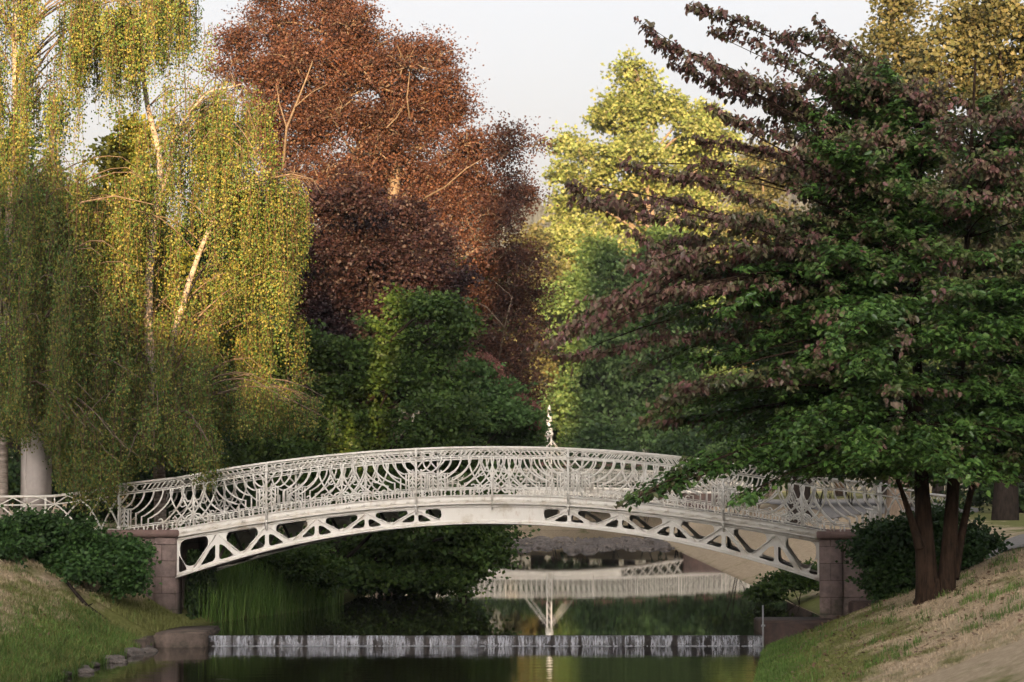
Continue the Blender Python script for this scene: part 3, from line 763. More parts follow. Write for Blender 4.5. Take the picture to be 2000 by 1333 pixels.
def broadleaf(name, label, cat, D, base, lobes, leaf, N, size, bark='bark', r0=.3, group=None, flat=.5, droop=.15, parts=('trunk', 'crown'),
              dj=.35, spread=.30, twig=.018, seed=None, up=.3, shell=.55, stems=1, dark_core=False, bw=.36, depth=.8, limb_px=(), sub=6, tier=1.0, rsub=(.28, .52)):
    """a tree: tapered trunk, a limb to every lobe, twigs to the lobe's skin and leaves in small sprays along the twigs.
    lobes: (px, py, rx, ry) sizes read off the photograph at the distance D, given real depth here"""
    g = np.random.default_rng(seed if seed is not None else sum(map(ord, label)))
    base = np.array(base, float); root = empty(name, base); tag(root, label, cat, group)
    sc = D / F; cs, rs = [], []
    for l in lobes:
        px, py, rx, ry = l[:4]; dd = l[4] if len(l) > 4 else g.normal(0, dj) * rx * sc * 2
        p = at(px, py, D + dd); cs.append(np.array(p)); rs.append(np.array((rx * sc, rx * sc * depth, ry * sc)))
    cs, rs = np.array(cs), np.array(rs)
    top = cs[np.argmax(cs[:, 2])]; H = top[2] - base[2]
    tr = MB(base)
    mid = cs.mean(0); tx = np.array((base[0] * .4 + mid[0] * .6, base[1] * .4 + mid[1] * .6, 0))
    ax = bez(base, np.array((base[0], base[1], base[2] + H * .5)), np.array((tx[0], tx[1], base[2] + H * .86)), 9)
    ax[1:-1, :2] += g.normal(0, r0 * .25, (7, 2))
    P0 = ax.copy(); P0[0, 2] -= .3
    if stems == 1:
        tr.tube(P0, r0 * np.array([1.35] + list(np.linspace(1, .22, 8))), 10)
    segs = []
    for c, r in zip(cs, rs):
        hz = np.linalg.norm(c[:2] - base[:2])
        t = np.clip((c[2] - base[2] - .75 * hz - r[2] * .3) / (H * .86), .12 if stems == 1 else 0, .93)
        if stems > 1: s = base + np.array((g.normal(0, r0), g.normal(0, r0), -.1))
        else: s = np.array([np.interp(t, np.linspace(0, 1, 9), ax[:, k]) for k in range(3)])
        m = (s + c) / 2 + np.array((0, 0, .18 * np.linalg.norm(c - s))) + g.normal(0, .1 * np.linalg.norm(c - s), 3)
        b = bez(s, m, c, 7); rr = r0 * (.40 - .2 * t) if stems == 1 else r0 * .3
        tr.tube(b, np.linspace(rr, max(rr * .22, twig), 7), 6)
    if sub:
        c2, r2 = [], []
        for c, r in zip(cs, rs):
            dd = unit(g.normal(0, 1, (sub, 3)) + np.array((0, -.15, .12))); q = c + dd * r * g.uniform(.35, .92, (sub, 1))
            rr = r * g.uniform(rsub[0], rsub[1], (sub, 1)) * np.array((1, 1, tier)); c2.append(q); r2.append(rr)
            for p_, w_ in zip(q, rr): tr.tube(bez(c, (c + p_) / 2 + np.array((0, 0, -.15)) * w_[0], p_, 4), [twig * 2.4, twig * 1.8, twig * 1.3, twig], 4, cap=False)
        cs, rs = np.concatenate(c2), np.concatenate(r2)
    area = rs[:, 0] * rs[:, 2]; area = area / area.sum()
    PP, DD = [], []
    kk, mm = 5, 9
    for c, r, a in zip(cs, rs, area):
        nb_ = max(4, int(N * a / (kk * mm)))
        d = unit(g.normal(0, 1, (nb_, 3)) + np.array((0, 0, up)))
        tip = c + d * r * (.62 + .75 * g.uniform(0, 1, nb_) ** 1.6)[:, None]
        st = c + d * r * g.uniform(.0, .35, nb_)[:, None] + g.normal(0, .1, (nb_, 3)) * r
        ln = np.linalg.norm(tip - st, axis=1)[:, None]
        md = (st + tip) / 2 + np.array((0, 0, 1.)) * ln * .12 + g.normal(0, .08, (nb_, 3)) * ln
        for i in range(nb_):
            if i % 2 == 0: tr.tube(np.stack([st[i], md[i], tip[i]]), (twig * 1.6, twig, twig * .4), 3, cap=False)
        t = g.uniform(shell - .1, 1.02, (nb_, kk))[..., None]
        q = (1 - t) ** 2 * st[:, None] + 2 * t * (1 - t) * md[:, None] + t * t * tip[:, None]
        q = q + g.normal(0, 1, q.shape) * np.array((1, 1, flat)) * spread * .8
        dirs = unit(d[:, None] + g.normal(0, .7, q.shape))
        e = g.uniform(-.5, .5, (nb_, kk, mm))[..., None]
        side = g.normal(0, 1, (nb_, kk, mm, 3)) * np.array((1, 1, flat * .6)) * spread * bw
        pp = q[:, :, None] + dirs[:, :, None] * e * spread * 2.0 + side
        PP.append(pp.reshape(-1, 3)); DD.append((dirs[:, :, None] * .8 + side / spread * 1.5 + np.array((0, 0, -droop))).reshape(-1, 3))
    for pts, r_ in limb_px:
        tr.tube([np.array(at(*p)) for p in pts], np.linspace(r_, r_ * .3, len(pts)), 6)
    PP, DD = np.concatenate(PP), np.concatenate(DD)
    # nothing under the ground or the water
    keep = PP[:, 2] > np.maximum(gz(PP[:, 0], PP[:, 1]), -.02) + .05
    PP, DD = PP[keep], DD[keep]
    n = len(PP); nn = g.normal(0, .7, (n, 3)) + np.array((0, -.55, .55))
    sz = size * g.uniform(.65, 1.3, n)
    tr.build(parts[0], M[bark], root, True)
    leaves(parts[1], PP, DD, nn, sz, sz * .40, M[leaf], root, base)
    return root

def gbase(px, D, y=None):
    x = (px - CX) / F * D
    return (x, D, float(gz(x, D)))

# --- weeping birches --------------------------------------
def birch(label, D, trunks, tips, seed, leafN, zlow, limbs=()):
    g = np.random.default_rng(seed)
    base = np.array(at(*trunks[0][0][:3])); base[2] = float(gz(base[0], base[1]))
    root = empty('weeping_birch', base); tag(root, label, 'tree')
    tr = MB(base); axes = []
    for T in trunks:
        P = np.array([at(*p[:3]) for p in T]); 
        if len(axes) == 0: P = np.vstack([[P[0][0], P[0][1], base[2] - .3], P])
        t = np.linspace(0, 1, 22); k = np.linspace(0, 1, len(P))
        A = np.stack([np.interp(t, k, P[:, i]) for i in range(3)], -1)
        A[1:-1] = (A[:-2] + A[1:-1] + A[2:]) / 3
        A[2:-1, :2] += np.cumsum(g.normal(0, .012, (19, 2)), 0)
        r = T[0][3] if len(T[0]) > 3 else .14
        tr.tube(A, np.linspace(r, r * .22, 22), 9); axes.append(A)
    allax = np.concatenate(axes)
    PP, DD = [], []
    tw = MB(base); bq = MB(base)
    for (px, py, dd, hang, dens) in tips:
        tip = np.array(at(px, py, D + dd))
        cand = allax[(allax[:, 2] < tip[2] - .3) & (allax[:, 2] > base[2] + 2.4)]
        if len(cand) == 0: cand = allax[(allax[:, 2] > base[2] + 2.0)][:2]
        dist = np.linalg.norm(cand[:, :2] - tip[:2], axis=1) * .8 + np.abs(cand[:, 2] - (tip[2] - .55 * np.linalg.norm(cand[:, :2] - tip[:2], axis=1)))
        s = cand[np.argmin(dist)]
        ln = np.linalg.norm(tip - s)
        m = s + (tip - s) * .55 + np.array((0, 0, .28 * ln))
        e = tip + (tip - s) * np.array((.12, .12, 0)) + np.array((0, 0, -.22))
        b = np.vstack([bez(s, m, tip, 8), [e]])
        bq.tube(b, np.linspace(.008 + ln * .0055, .005, 9), 5)
        # side twigs off the branch carry the strands
        ns = int(dens * max(6, ln * 7))
        t = g.uniform(.30, 1.0, ns) ** .8 * 8
        q = np.stack([np.interp(t, np.arange(9), b[:, k]) for k in range(3)], -1)
        nt_ = max(2, ns // 7); pick = g.integers(0, nt_, ns); q = q[:nt_][pick]           # strands hang in tresses
        q[:, :2] += g.normal(0, .30, (nt_, 2))[pick] + g.normal(0, .085, (ns, 2)); q[:, 2] -= g.uniform(0, .35, ns)
        Ls = hang * g.uniform(.45, 1.2, nt_)[pick] * g.uniform(.6, 1.05, ns)
        ppx = CX + q[:, 0] / q[:, 1] * F
        zl = np.interp(ppx, zlow[0], zlow[1])
        Ls = np.minimum(Ls, q[:, 2] - zl - g.uniform(0, .6, ns)); ok = Ls > .25; q, Ls = q[ok], Ls[ok]
        for p_, l_ in zip(q, Ls):
            sw = g.normal(0, .05, 2)
            bot = p_ + np.array((sw[0] * l_, sw[1] * l_, -l_))
            tw.tube(np.stack([p_, (p_ + bot) / 2 + np.r_[g.normal(0, .03, 2), 0], bot]), (.006, .005, .003), 3, cap=False)
            nl = max(4, int(l_ * leafN))
            tt = np.sort(g.uniform(0, 1, nl))[:, None]
            pp = p_ + (bot - p_) * tt + g.normal(0, .075, (nl, 3)) * np.array((1, 1, .6))
            PP.append(pp); DD.append(g.normal(0, .55, (nl, 3)) + np.array((0, 0, -1.)))
    for pts, r_ in limbs:
        bq.tube([np.array(at(*p)) for p in pts], np.linspace(r_ * .8, r_ * .25, len(pts)), 7)
    PP, DD = np.concatenate(PP), np.concatenate(DD); n = len(PP)
    nn = g.normal(0, .8, (n, 3)) + np.array((0, -.9, .2)); sz = g.uniform(.030, .062, n)
    tr.build('trunk', M['birch_bark'], root, True)
    tw.build('twigs', M['bark'], root); bq.build('branches', M['birch_twig'], root, True)
    leaves('crown', PP, DD, nn, sz, sz * .42, M['birch'], root, base)
    return n

g = np.random.default_rng(5)
tips = []
def band(n, x0, x1, y0, y1, hang, dd=2.2, dens=1.0):
    for _ in range(n): tips.append((g.uniform(x0, x1), g.uniform(y0, y1), g.uniform(-dd, dd), hang * g.uniform(.8, 1.2), dens))
# right birch (trunk at px 290..310), silhouette sloping down to px 630
band(16, 240, 350, -160, 10, 2.1); band(8, 320, 372, -120, 20, 1.6)
band(12, 330, 470, 130, 200, 2.2); band(12, 420, 490, 165, 240, 2.6)
band(16, 300, 500, 200, 330, 2.4, 2.5); band(14, 470, 595, 315, 380, 2.7, 2.0); band(8, 560, 612, 335, 400, 2.2, 1.2)
band(16, 250, 560, 370, 520, 2.6, 3.0); band(12, 330, 590, 520, 640, 1.7, 3.2)
band(14, 190, 460, 560, 700, 2.4, 3.4); band(12, 430, 560, 690, 790, 1.5, 3.0); band(12, 520, 612, 755, 810, 1.1, 2.0)
band(16, 180, 520, 700, 830, 2.2, 3.4); band(12, 150, 420, 790, 860, 1.8, 3.6)
for px, py in ((400, 850), (385, 830), (410, 870), (255, 880), (300, 860)): tips.append((px, py, -3.6, 1.25, 1.4))
n1 = birch('weeping birch with gold lit hanging branches over the bridge end', 51.5,
      [[(312, 1000, 52, .15), (308, 860, 52), (300, 760, 52), (288, 600, 52), (300, 440, 52), (320, 330, 52), (295, 250, 52), (270, 120, 52), (262, -160, 52)],
       [(312, 790, 52, .085), (345, 640, 51.5), (372, 540, 51.2), (410, 440, 50.8), (450, 385, 50.4), (520, 350, 50)],
       [(300, 430, 52, .055), (330, 320, 51.4), (345, 250, 51), (400, 180, 50.6), (470, 165, 50.4)]], tips, 3, 50, ((100, 250, 262, 378, 388, 428, 436, 700), (2.2, 2.3, 3.1, 3.15, 2.5, 2.5, 3.75, 3.9)),
      [([(520, 350, 50), (570, 340, 50), (610, 350, 50), (628, 380, 50)], .025), ([(215, 815, 49), (270, 820, 49.3), (312, 800, 51)], .028), ([(425, 770, 49.5), (470, 755, 49), (540, 757, 48.8), (585, 790, 48.6)], .02)])
tips = []
band(26, -120, 240, -180, 0, 2.4, 2.5); band(16, -60, 120, 60, 200, 2.3, 2.5, .9); band(9, 150, 250, -20, 60, 2.0, 2.0, .8)
band(18, -80, 130, 230, 400, 2.6, 3); band(16, 100, 260, 300, 430, 2.3, 3.0)
band(20, -80, 250, 400, 560, 2.8, 3.4); band(22, -60, 260, 560, 720, 2.6, 3.6); band(16, 20, 250, 700, 830, 2.0, 3.4)
for px, py in ((180, 830), (220, 850), (150, 815), (205, 880), (120, 800), (240, 870)): tips.append((px, py, -3.2, 1.7, 1.3))
n2 = birch('weeping birch with a white trunk at the picture edge beside the stone pillar', 51.0,
      [[(2, 1010, 51.5, .17), (6, 800, 51.5), (14, 600, 51.5), (26, 420, 51.5), (36, 250, 51.5), (34, 100, 51.5), (40, -180, 51.5)]], tips, 4, 45, ((0, 30, 36, 104, 112, 250, 262, 700), (3.6, 3.5, 3.55, 3.45, 2.2, 2.2, 3.1, 3.2)),
      [([(30, 500, 50.5), (80, 468, 49.5), (130, 480, 49), (175, 480, 48.8)], .03), ([(60, 560, 50), (115, 435, 49), (160, 395, 48.6), (225, 383, 48.4), (300, 400, 48.2)], .035)])

# --- copper beech -----------------------------------------
broadleaf('copper_beech', 'big copper beech with dark red leaves rising behind the birch', 'tree', 85, gbase(760, 85),
    [(470, 110, 70, 80), (540, 40, 80, 90), (640, 20, 90, 90), (690, 90, 80, 80), (600, 150, 110, 90), (720, 170, 100, 90), (800, 130, 75, 70), (860, 170, 50, 60),
     (690, 350, 80, 40, 1.0), (760, 365, 60, 40, 1.5), (800, 335, 60, 45), (850, 350, 45, 40), (545, 195, 50, 60), (625, 220, 60, 50), (660, 60, 60, 50), (560, 280, 110, 110), (690, 300, 120, 100), (810, 270, 100, 90), (880, 240, 50, 60), (920, 310, 70, 60), (995, 285, 55, 45), (960, 370, 80, 60), (1015, 380, 28, 45),
     (620, 420, 110, 90), (740, 440, 120, 90), (850, 420, 90, 80), (930, 470, 80, 70), (990, 520, 60, 60), (620, 550, 100, 90), (740, 570, 110, 90), (860, 560, 80, 80),
     (950, 610, 80, 70), (1020, 600, 50, 60), (1022, 690, 34, 70), (960, 720, 70, 70), (1010, 780, 50, 50), (840, 680, 100, 80), (680, 670, 110, 70), (1012, 790, 24, 40)],
    'beech', 300000, .088, 'palebark', .42, seed=11, sub=11, rsub=(.27, .48), flat=.55, spread=.34, twig=.022, up=.45,
    limb_px=(([(553, 330, 82), (560, 250, 80.5), (580, 200, 80), (600, 150, 79.5), (610, 120, 79.5)], .055), ([(560, 250, 80.5), (545, 200, 80), (540, 165, 80)], .028), ([(575, 210, 80), (610, 180, 79.5), (640, 165, 79)], .028),
             ([(815, 395, 82), (870, 365, 80), (910, 330, 79.2), (940, 312, 79)], .04), ([(800, 230, 81), (795, 190, 80), (800, 140, 80)], .035), ([(755, 250, 81), (775, 230, 80.5), (790, 205, 80.2)], .03),
             ([(975, 700, 82), (985, 640, 80), (1000, 580, 79.5), (960, 545, 79.5)], .03), ([(985, 640, 80), (950, 600, 79), (930, 590, 79)], .03)))

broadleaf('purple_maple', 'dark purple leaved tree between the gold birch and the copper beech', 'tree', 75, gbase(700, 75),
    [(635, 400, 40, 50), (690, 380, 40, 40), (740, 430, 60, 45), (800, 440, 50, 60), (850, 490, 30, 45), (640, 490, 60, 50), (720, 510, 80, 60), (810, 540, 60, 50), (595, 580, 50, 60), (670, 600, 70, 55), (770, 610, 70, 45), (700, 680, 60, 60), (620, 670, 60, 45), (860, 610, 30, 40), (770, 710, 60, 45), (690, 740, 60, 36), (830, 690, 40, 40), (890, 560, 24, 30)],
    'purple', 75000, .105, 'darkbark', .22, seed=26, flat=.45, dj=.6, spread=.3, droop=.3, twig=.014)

# --- green trees by the water -----------------------------
broadleaf('hornbeam', 'broad dark green hornbeam standing before the copper beech', 'tree', 69, gbase(690, 70),
    [(530, 720, 70, 60), (625, 695, 70, 50), (700, 730, 70, 60), (770, 660, 50, 50), (800, 605, 36, 34), (850, 600, 40, 30), (895, 640, 36, 32), (585, 655, 40, 30), (560, 810, 80, 60), (660, 800, 90, 60), (760, 760, 90, 70), (850, 720, 80, 70),
     (830, 820, 90, 60), (720, 870, 100, 50), (600, 880, 80, 50), (880, 880, 70, 45), (500, 880, 70, 60), (780, 920, 100, 50), (650, 940, 100, 50), (520, 960, 80, 50)],
    'hornbeam', 80000, .12, 'darkbark', .3, seed=12, flat=.2, sub=9, tier=.5, spread=.30, droop=.35, up=.25)
broadleaf('leaning_tree', 'bushy green tree leaning low over the pond under the arch', 'tree', 61, gbase(640, 61),
    [(680, 1000, 90, 50), (780, 1000, 100, 55), (870, 1010, 80, 50), (940, 1030, 50, 45), (700, 1070, 80, 50), (800, 1070, 100, 50), (890, 1080, 70, 50), (945, 1090, 40, 40),
     (720, 1130, 70, 35), (820, 1130, 80, 35), (900, 1135, 50, 30), (960, 960, 40, 45), (640, 950, 70, 50)],
    'hornbeam', 65000, .11, 'darkbark', .18, seed=13, flat=.25, sub=8, tier=.55, spread=.26, droop=.35, up=.1)
silk_lobes = [(900, 760, 40, 40), (935, 740, 45, 45), (970, 790, 50, 40), (1010, 815, 45, 35), (1028, 838, 24, 22), (920, 820, 70, 45), (980, 845, 60, 35), (890, 870, 60, 40), (1000, 880, 50, 40)]
silk = broadleaf('silk_tree', 'low spreading silk tree dusted with pink blossom', 'tree', 75, gbase(905, 75), silk_lobes, 'silk', 28000, .12, 'darkbark', .16, seed=14, flat=.2, sub=8, tier=.5, spread=.26, droop=.3)
gg = np.random.default_rng(3); P = []
for px, py, rx, ry in silk_lobes[:7]:
    for _ in range(40):
        a = gg.uniform(.1, 3.0); c = np.array(at(px + rx * math.cos(a), py - ry * math.sin(a), 75 + gg.uniform(-1.2, .2)))
        P.append(c + gg.normal(0, .05, (14, 3)))
P = np.concatenate(P); D_ = gg.normal(0, 1, P.shape) + np.array((0, -.3, .6))
leaves('blossoms', P, D_, gg.normal(0, 1, P.shape), .09, .03, M['blossom'], silk, np.array(silk.location))

broadleaf('tulip_tree', 'tall yellow green tree lit by the sun behind the bridge', 'tree', 186, gbase(1280, 186),
    [(1250, 160, 45, 45), (1215, 215, 60, 45), (1280, 215, 60, 50), (1340, 235, 50, 45), (1385, 240, 30, 40), (1180, 240, 40, 40), (1240, 290, 80, 50), (1340, 300, 70, 50), (1400, 300, 45, 50),
     (1120, 290, 45, 38), (1110, 345, 32, 28), (1165, 330, 50, 40), (1290, 370, 90, 50), (1400, 370, 70, 55), (1460, 350, 40, 50), (1150, 400, 75, 45), (1105, 440, 40, 45), (1230, 440, 80, 50),
     (1350, 450, 80, 50), (1450, 440, 50, 55), (1110, 490, 45, 45), (1180, 500, 60, 50), (1400, 530, 80, 60), (1290, 530, 80, 60), (1120, 550, 40, 40), (1230, 600, 60, 50), (1340, 600, 60, 50), (1100, 650, 36, 40)],
    'tulip', 75000, .30, 'palebark', .6, seed=15, sub=8, rsub=(.22, .42), flat=.6, spread=.55, twig=.04)
broadleaf('lime_tree', 'leafy mid green tree in shade under the yellow one', 'tree', 172, gbase(1190, 174),
    [(1105, 590, 45, 50), (1175, 510, 50, 60), (1240, 570, 60, 50), (1300, 510, 50, 55), (1355, 570, 50, 50), (1140, 560, 30, 40), (1170, 630, 80, 60), (1260, 640, 80, 60), (1340, 650, 60, 60), (1120, 710, 60, 55), (1210, 720, 80, 60), (1300, 730, 70, 60),
     (1110, 790, 50, 50), (1190, 800, 70, 55), (1280, 800, 70, 50), (1380, 760, 70, 60), (1350, 830, 60, 45), (1130, 850, 50, 40), (1240, 850, 70, 40)],
    'lime', 80000, .28, 'darkbark', .5, seed=16, sub=9, rsub=(.22, .44), flat=.5, spread=.52, twig=.04)

# --- persian ironwood in front ----------------------------
def ironwood():
    g = np.random.default_rng(21); D0 = 40.0
    bx = (1828 - CX) / F * D0; base = np.array((bx, D0, float(gz(bx, D0))))
    root = empty('ironwood_tree', base); tag(root, 'spreading ironwood tree with forked brown trunk and purple tipped branches', 'tree')
    tr = MB(base); axes = []
    stems = [[(1816, 1190, 40, .19), (1808, 1100, 40), (1803, 1000, 40), (1796, 860, 40.2), (1788, 600, 40.3), (1797, 400, 40.3), (1800, 200, 40.4)],
             [(1843, 1190, 40, .155), (1852, 1100, 40.05), (1859, 990, 40.1), (1872, 800, 40.3), (1885, 560, 40.5), (1895, 340, 40.6), (1905, 120, 40.6)],
             [(1862, 1130, 40.1, .075), (1879, 1040, 40.3), (1900, 940, 40.6), (1990, 700, 41), (2080, 450, 41.3), (2120, 200, 41.5)],
             [(1797, 1070, 39.9, .07), (1772, 990, 39.8), (1740, 900, 39.6), (1700, 780, 39.5)],
             [(1815, 1150, 40.35, .10), (1806, 960, 40.7), (1770, 760, 42), (1700, 560, 43), (1650, 360, 43.5), (1640, 230, 43.8)]]
    for T in stems:
        Pq = np.array([at(*p[:3]) for p in T]); r = T[0][3]
        t = np.linspace(0, 1, 24); k = np.linspace(0, 1, len(Pq)); A = np.stack([np.interp(t, k, Pq[:, i]) for i in range(3)], -1)
        for _ in range(2): A[1:-1] = (A[:-2] + A[1:-1] + A[2:]) / 3
        rad = np.interp(t, [0, .1, .5, 1], [r * 1.35, r, r * .5, r * .12])
        tr.tube(A, rad, 12); axes.append(A)
    # root flare
    for a in np.arange(0, 6.28, .9):
        e = base + np.array((.40 * math.cos(a), .28 * math.sin(a), -.12)); tr.tube([base + np.array((.16 * math.cos(a), .1 * math.sin(a), .30)), base + np.array((.24 * math.cos(a), .15 * math.sin(a), .08)), e], [.06, .09, .05], 6)
    allax = np.concatenate(axes); allax = allax[allax[:, 2] > 2.75]
    skx = np.array([(p - CX) / F * 40 for p in (1150, 1215, 1240, 1330, 1420, 1450, 1500, 1600, 1680, 1740, 1765, 1830, 1900, 1930, 2000, 2300)])
    skz = np.array([EYE + (955 - p) / F * 40 for p in (1000, 1000, 998, 985, 1005, 990, 958, 940, 950, 975, 1000, 996, 992, 965, 935, 905)])
    tips = [(1255, 45, -1, 1), (1300, 90, -1, 1), (1355, 22, .5, 1), (1400, 70, .6, 1), (1380, 130, -1.5, 1), (1430, 170, 0, 1), (1400, 215, -1, 1), (1435, 245, .6, .9), (1545, 75, 1, .9), (1605, 42, 0, .9), (1500, 120, -.5, .9),
            (1115, 360, -1.6, 1), (1180, 395, -1.4, 1), (1215, 325, .5, 1), (1355, 280, .6, 1), (1330, 350, 0, 1), (1240, 455, -1.5, 1), (1240, 530, -2, 1), (1255, 590, -1, 1), (1300, 480, 0, .9), (1420, 430, -2, .8),
            (1070, 680, -2, 1), (1110, 700, -1.2, 1), (1150, 655, -2.6, 1), (1200, 640, -1, .9), (1235, 610, .4, .9), (1285, 790, -2, .8), (1270, 820, -1, .7), (1290, 835, .8, .6), (1330, 760, -2.8, .8),
            (1225, 985, -2.2, .55), (1260, 970, -1.8, .45), (1300, 950, -1.5, .35), (1420, 985, -2.6, .3), (1400, 930, -2, .2), (1500, 920, -2, .25), (1650, 930, -3, .35), (1560, 870, -3.4, .3), (1700, 900, -3.2, .4), (1620, 700, -4, .5)]
    for _ in range(330):                              # the rest of the crown, all round
        a = g.uniform(0, 2 * math.pi); h = g.uniform(0, 1) ** .8
        zc_ = 3.3 + h * 6.3; zc_ = 2.95 + round((zc_ - 3.45) / .78) * .78 + .30 * math.sin(2 * a + 1) + g.normal(0, .07)
        R = (6.0 if math.cos(a) < 0 else 5.0) * (1 - .50 * h ** 1.6) * g.uniform(.45, .95)
        if math.cos(a) < -.2 and zc_ > 6.9: R *= .62
        cx_, cy_ = bx + .15 + R * math.cos(a), D0 + .4 + R * .72 * math.sin(a)
        if cx_ < 4.6 and zc_ < 3.9: zc_ += .8
        p = np.array((cx_, cy_, zc_)); tips.append((p, None, None, .25 + .75 * max(h ** 1.3, (R / 6.5) ** 3) * g.uniform(.4, 1.1)))
    for _ in range(34):                               # fill between the upper limbs
        q_ = at(g.uniform(1540, 1760), g.uniform(160, 440), D0 + g.uniform(-1.8, 2.2)); tips.append((np.array(q_), None, None, g.uniform(.35, .8)))
    for _ in range(75):                               # low skirt
        x_ = g.uniform(4.3, 10.5); z_ = g.uniform(2.75, 3.5); y_ = D0 + g.uniform(-3.4, 3.4)
        if x_ < 6: y_ = D0 + g.uniform(-2.6, 1.5)
        tips.append((np.array((x_, y_, z_)), None, None, g.uniform(.1, .42)))
    PP, DD, NN, AA = [], [], [], []
    for tp in tips:
        tip = np.array(at(tp[0], tp[1], D0 + tp[2])) if tp[1] is not None else tp[0]
        aut = tp[3] * (.95 if tp[1] is not None else 1)
        hz = np.linalg.norm(allax[:, :2] - tip[:2], axis=1)
        slp = np.interp(tip[2], (3, 5.5, 7.0, 9.5), (-.20, -.10, .18, .5)); sc_ = hz * .6 + 1.5 * np.abs(allax[:, 2] - (tip[2] - slp * hz)) ; s = allax[np.argmin(sc_)]
        up_left0 = tp[1] is not None and tp[1] < 480
        low = tip[2] < 3.4 and tip[0] < 4.6
        if low: s = allax[np.argmin(np.abs(allax[:, 2] - 3.45) + .3 * np.abs(allax[:, 0] - 6.8))]
        ln = np.linalg.norm(tip - s)
        m = s + (tip - s) * .5 + np.array((0, 0, (.16 if low or tip[2] < 5.8 else .08) * ln)) + g.normal(0, .03 if low else .09, 3) * ln
        b = bez(s, m, tip, 10)
        tr.tube(b, np.linspace(.008 + .0045 * ln, .004, 10), 5)
        b[1:-1] += np.cumsum(g.normal(0, (.038 if up_left0 else .022) * ln, (8, 3)), 0) * np.array((.6, .6, 1)) * np.linspace(1, .4, 8)[:, None]
        dirm = unit(tip - s)
        # flat side sprays left and right of the limb
        lat = unit(np.cross(dirm, (0, 0, 1.)))
        up_left = tp[1] is not None and tp[1] < 480
        nb_ = max(6, int(ln * (7.5 if up_left else 6.5)))
        tb = np.sort(g.uniform(.10, 1, nb_))
        twigs = [(b[6], b[-1] + dirm * .15, 1.0)] + [(b[i], b[i + 1], i / 9) for i in range(2, 9)]
        for t in tb:
            o = np.array([np.interp(t * 9, np.arange(10), b[:, k]) for k in range(3)])
            sd = g.choice((-1, 1)); l_ = g.uniform(.35, 1.1) * (1.15 - .75 * t) * (.72 if up_left else 1) * (1.7 if g.random() < .12 else 1)
            e = o + (dirm * g.uniform(.5, .9) + lat * sd * g.uniform(.4, 1.0) + np.array((0, 0, g.normal(.0, .13)))) * l_
            twigs.append((o, e, t))
        for o, e, t in twigs:
            if e[2] < np.interp(e[0], skx, skz) + .12: continue
            l_ = np.linalg.norm(e - o); 
            tr.tube(np.stack([o, (o + e) / 2 + np.array((0, 0, .04)), e]), (.008, .006, .003), 3, cap=False)
            nl = max(5, int(l_ * 40))
            tt = g.uniform(.05, 1, nl)[:, None]; d = unit(e - o)
            sdv = unit(np.cross(d, (0, 0, 1.)))
            sg = g.choice((-1., 1.), nl)[:, None]
            pos = o + (e - o) * tt + g.normal(0, .04, (nl, 3))
            boost = .55 if g.random() < .13 else 0.0
            ax_ = np.clip(boost + aut * 1.15 - .52 + .60 * t * aut + .35 * (tt[:, 0] - .5) + g.normal(0, .12), 0, 1)
            A_ = np.clip((ax_ - .48) * 2.3, 0, 1)
            hang = .30 + .75 * A_[:, None]; pos[:, 2] += .035
            PP.append(pos); DD.append(d * .45 + sdv * sg * .8 + np.array((0, 0, -1.)) * hang + g.normal(0, .25, (nl, 3)))
            NN.append(np.array((0, -.25, 1.)) + g.normal(0, .4, (nl, 3))); AA.append(A_)
    PP, DD, NN, AA = map(np.concatenate, (PP, DD, NN, AA))
    ok = PP[:, 2] > np.interp(PP[:, 0], skx, skz) + .05; PP, DD, NN, AA = PP[ok], DD[ok], NN[ok], AA[ok]; n = len(PP)
    sz = g.uniform(.07, .13, n)
    tr.build('trunk', M['ironbark'], root, True)
    # six-cornered leaf with a fold along its midrib
    P = PP - base; D = unit(DD); S = unit(np.cross(D, NN)); Nn = np.cross(S, D); L = sz[:, None]; w = L * .30
    V = np.stack([P, P + D * L * .30 + S * w + Nn * w * .35, P + D * L * .68 + S * w * .8 + Nn * w * .2, P + D * L - Nn * L * .12, P + D * L * .68 - S * w * .8 + Nn * w * .2, P + D * L * .30 - S * w + Nn * w * .35], 1).reshape(-1, 3)
    k = np.arange(n)[:, None] * 6
    Q = np.concatenate([k + np.array((0, 1, 2, 3)), k + np.array((0, 3, 4, 5))])
    me = np_mesh('crown', V, Q); a = me.attributes.new('autumn', 'FLOAT', 'POINT'); a.data.foreach_set('value', np.repeat(AA, 6).astype(np.float32))
    link('crown', me, M['ironwood'], root)
    return n
n3 = ironwood()

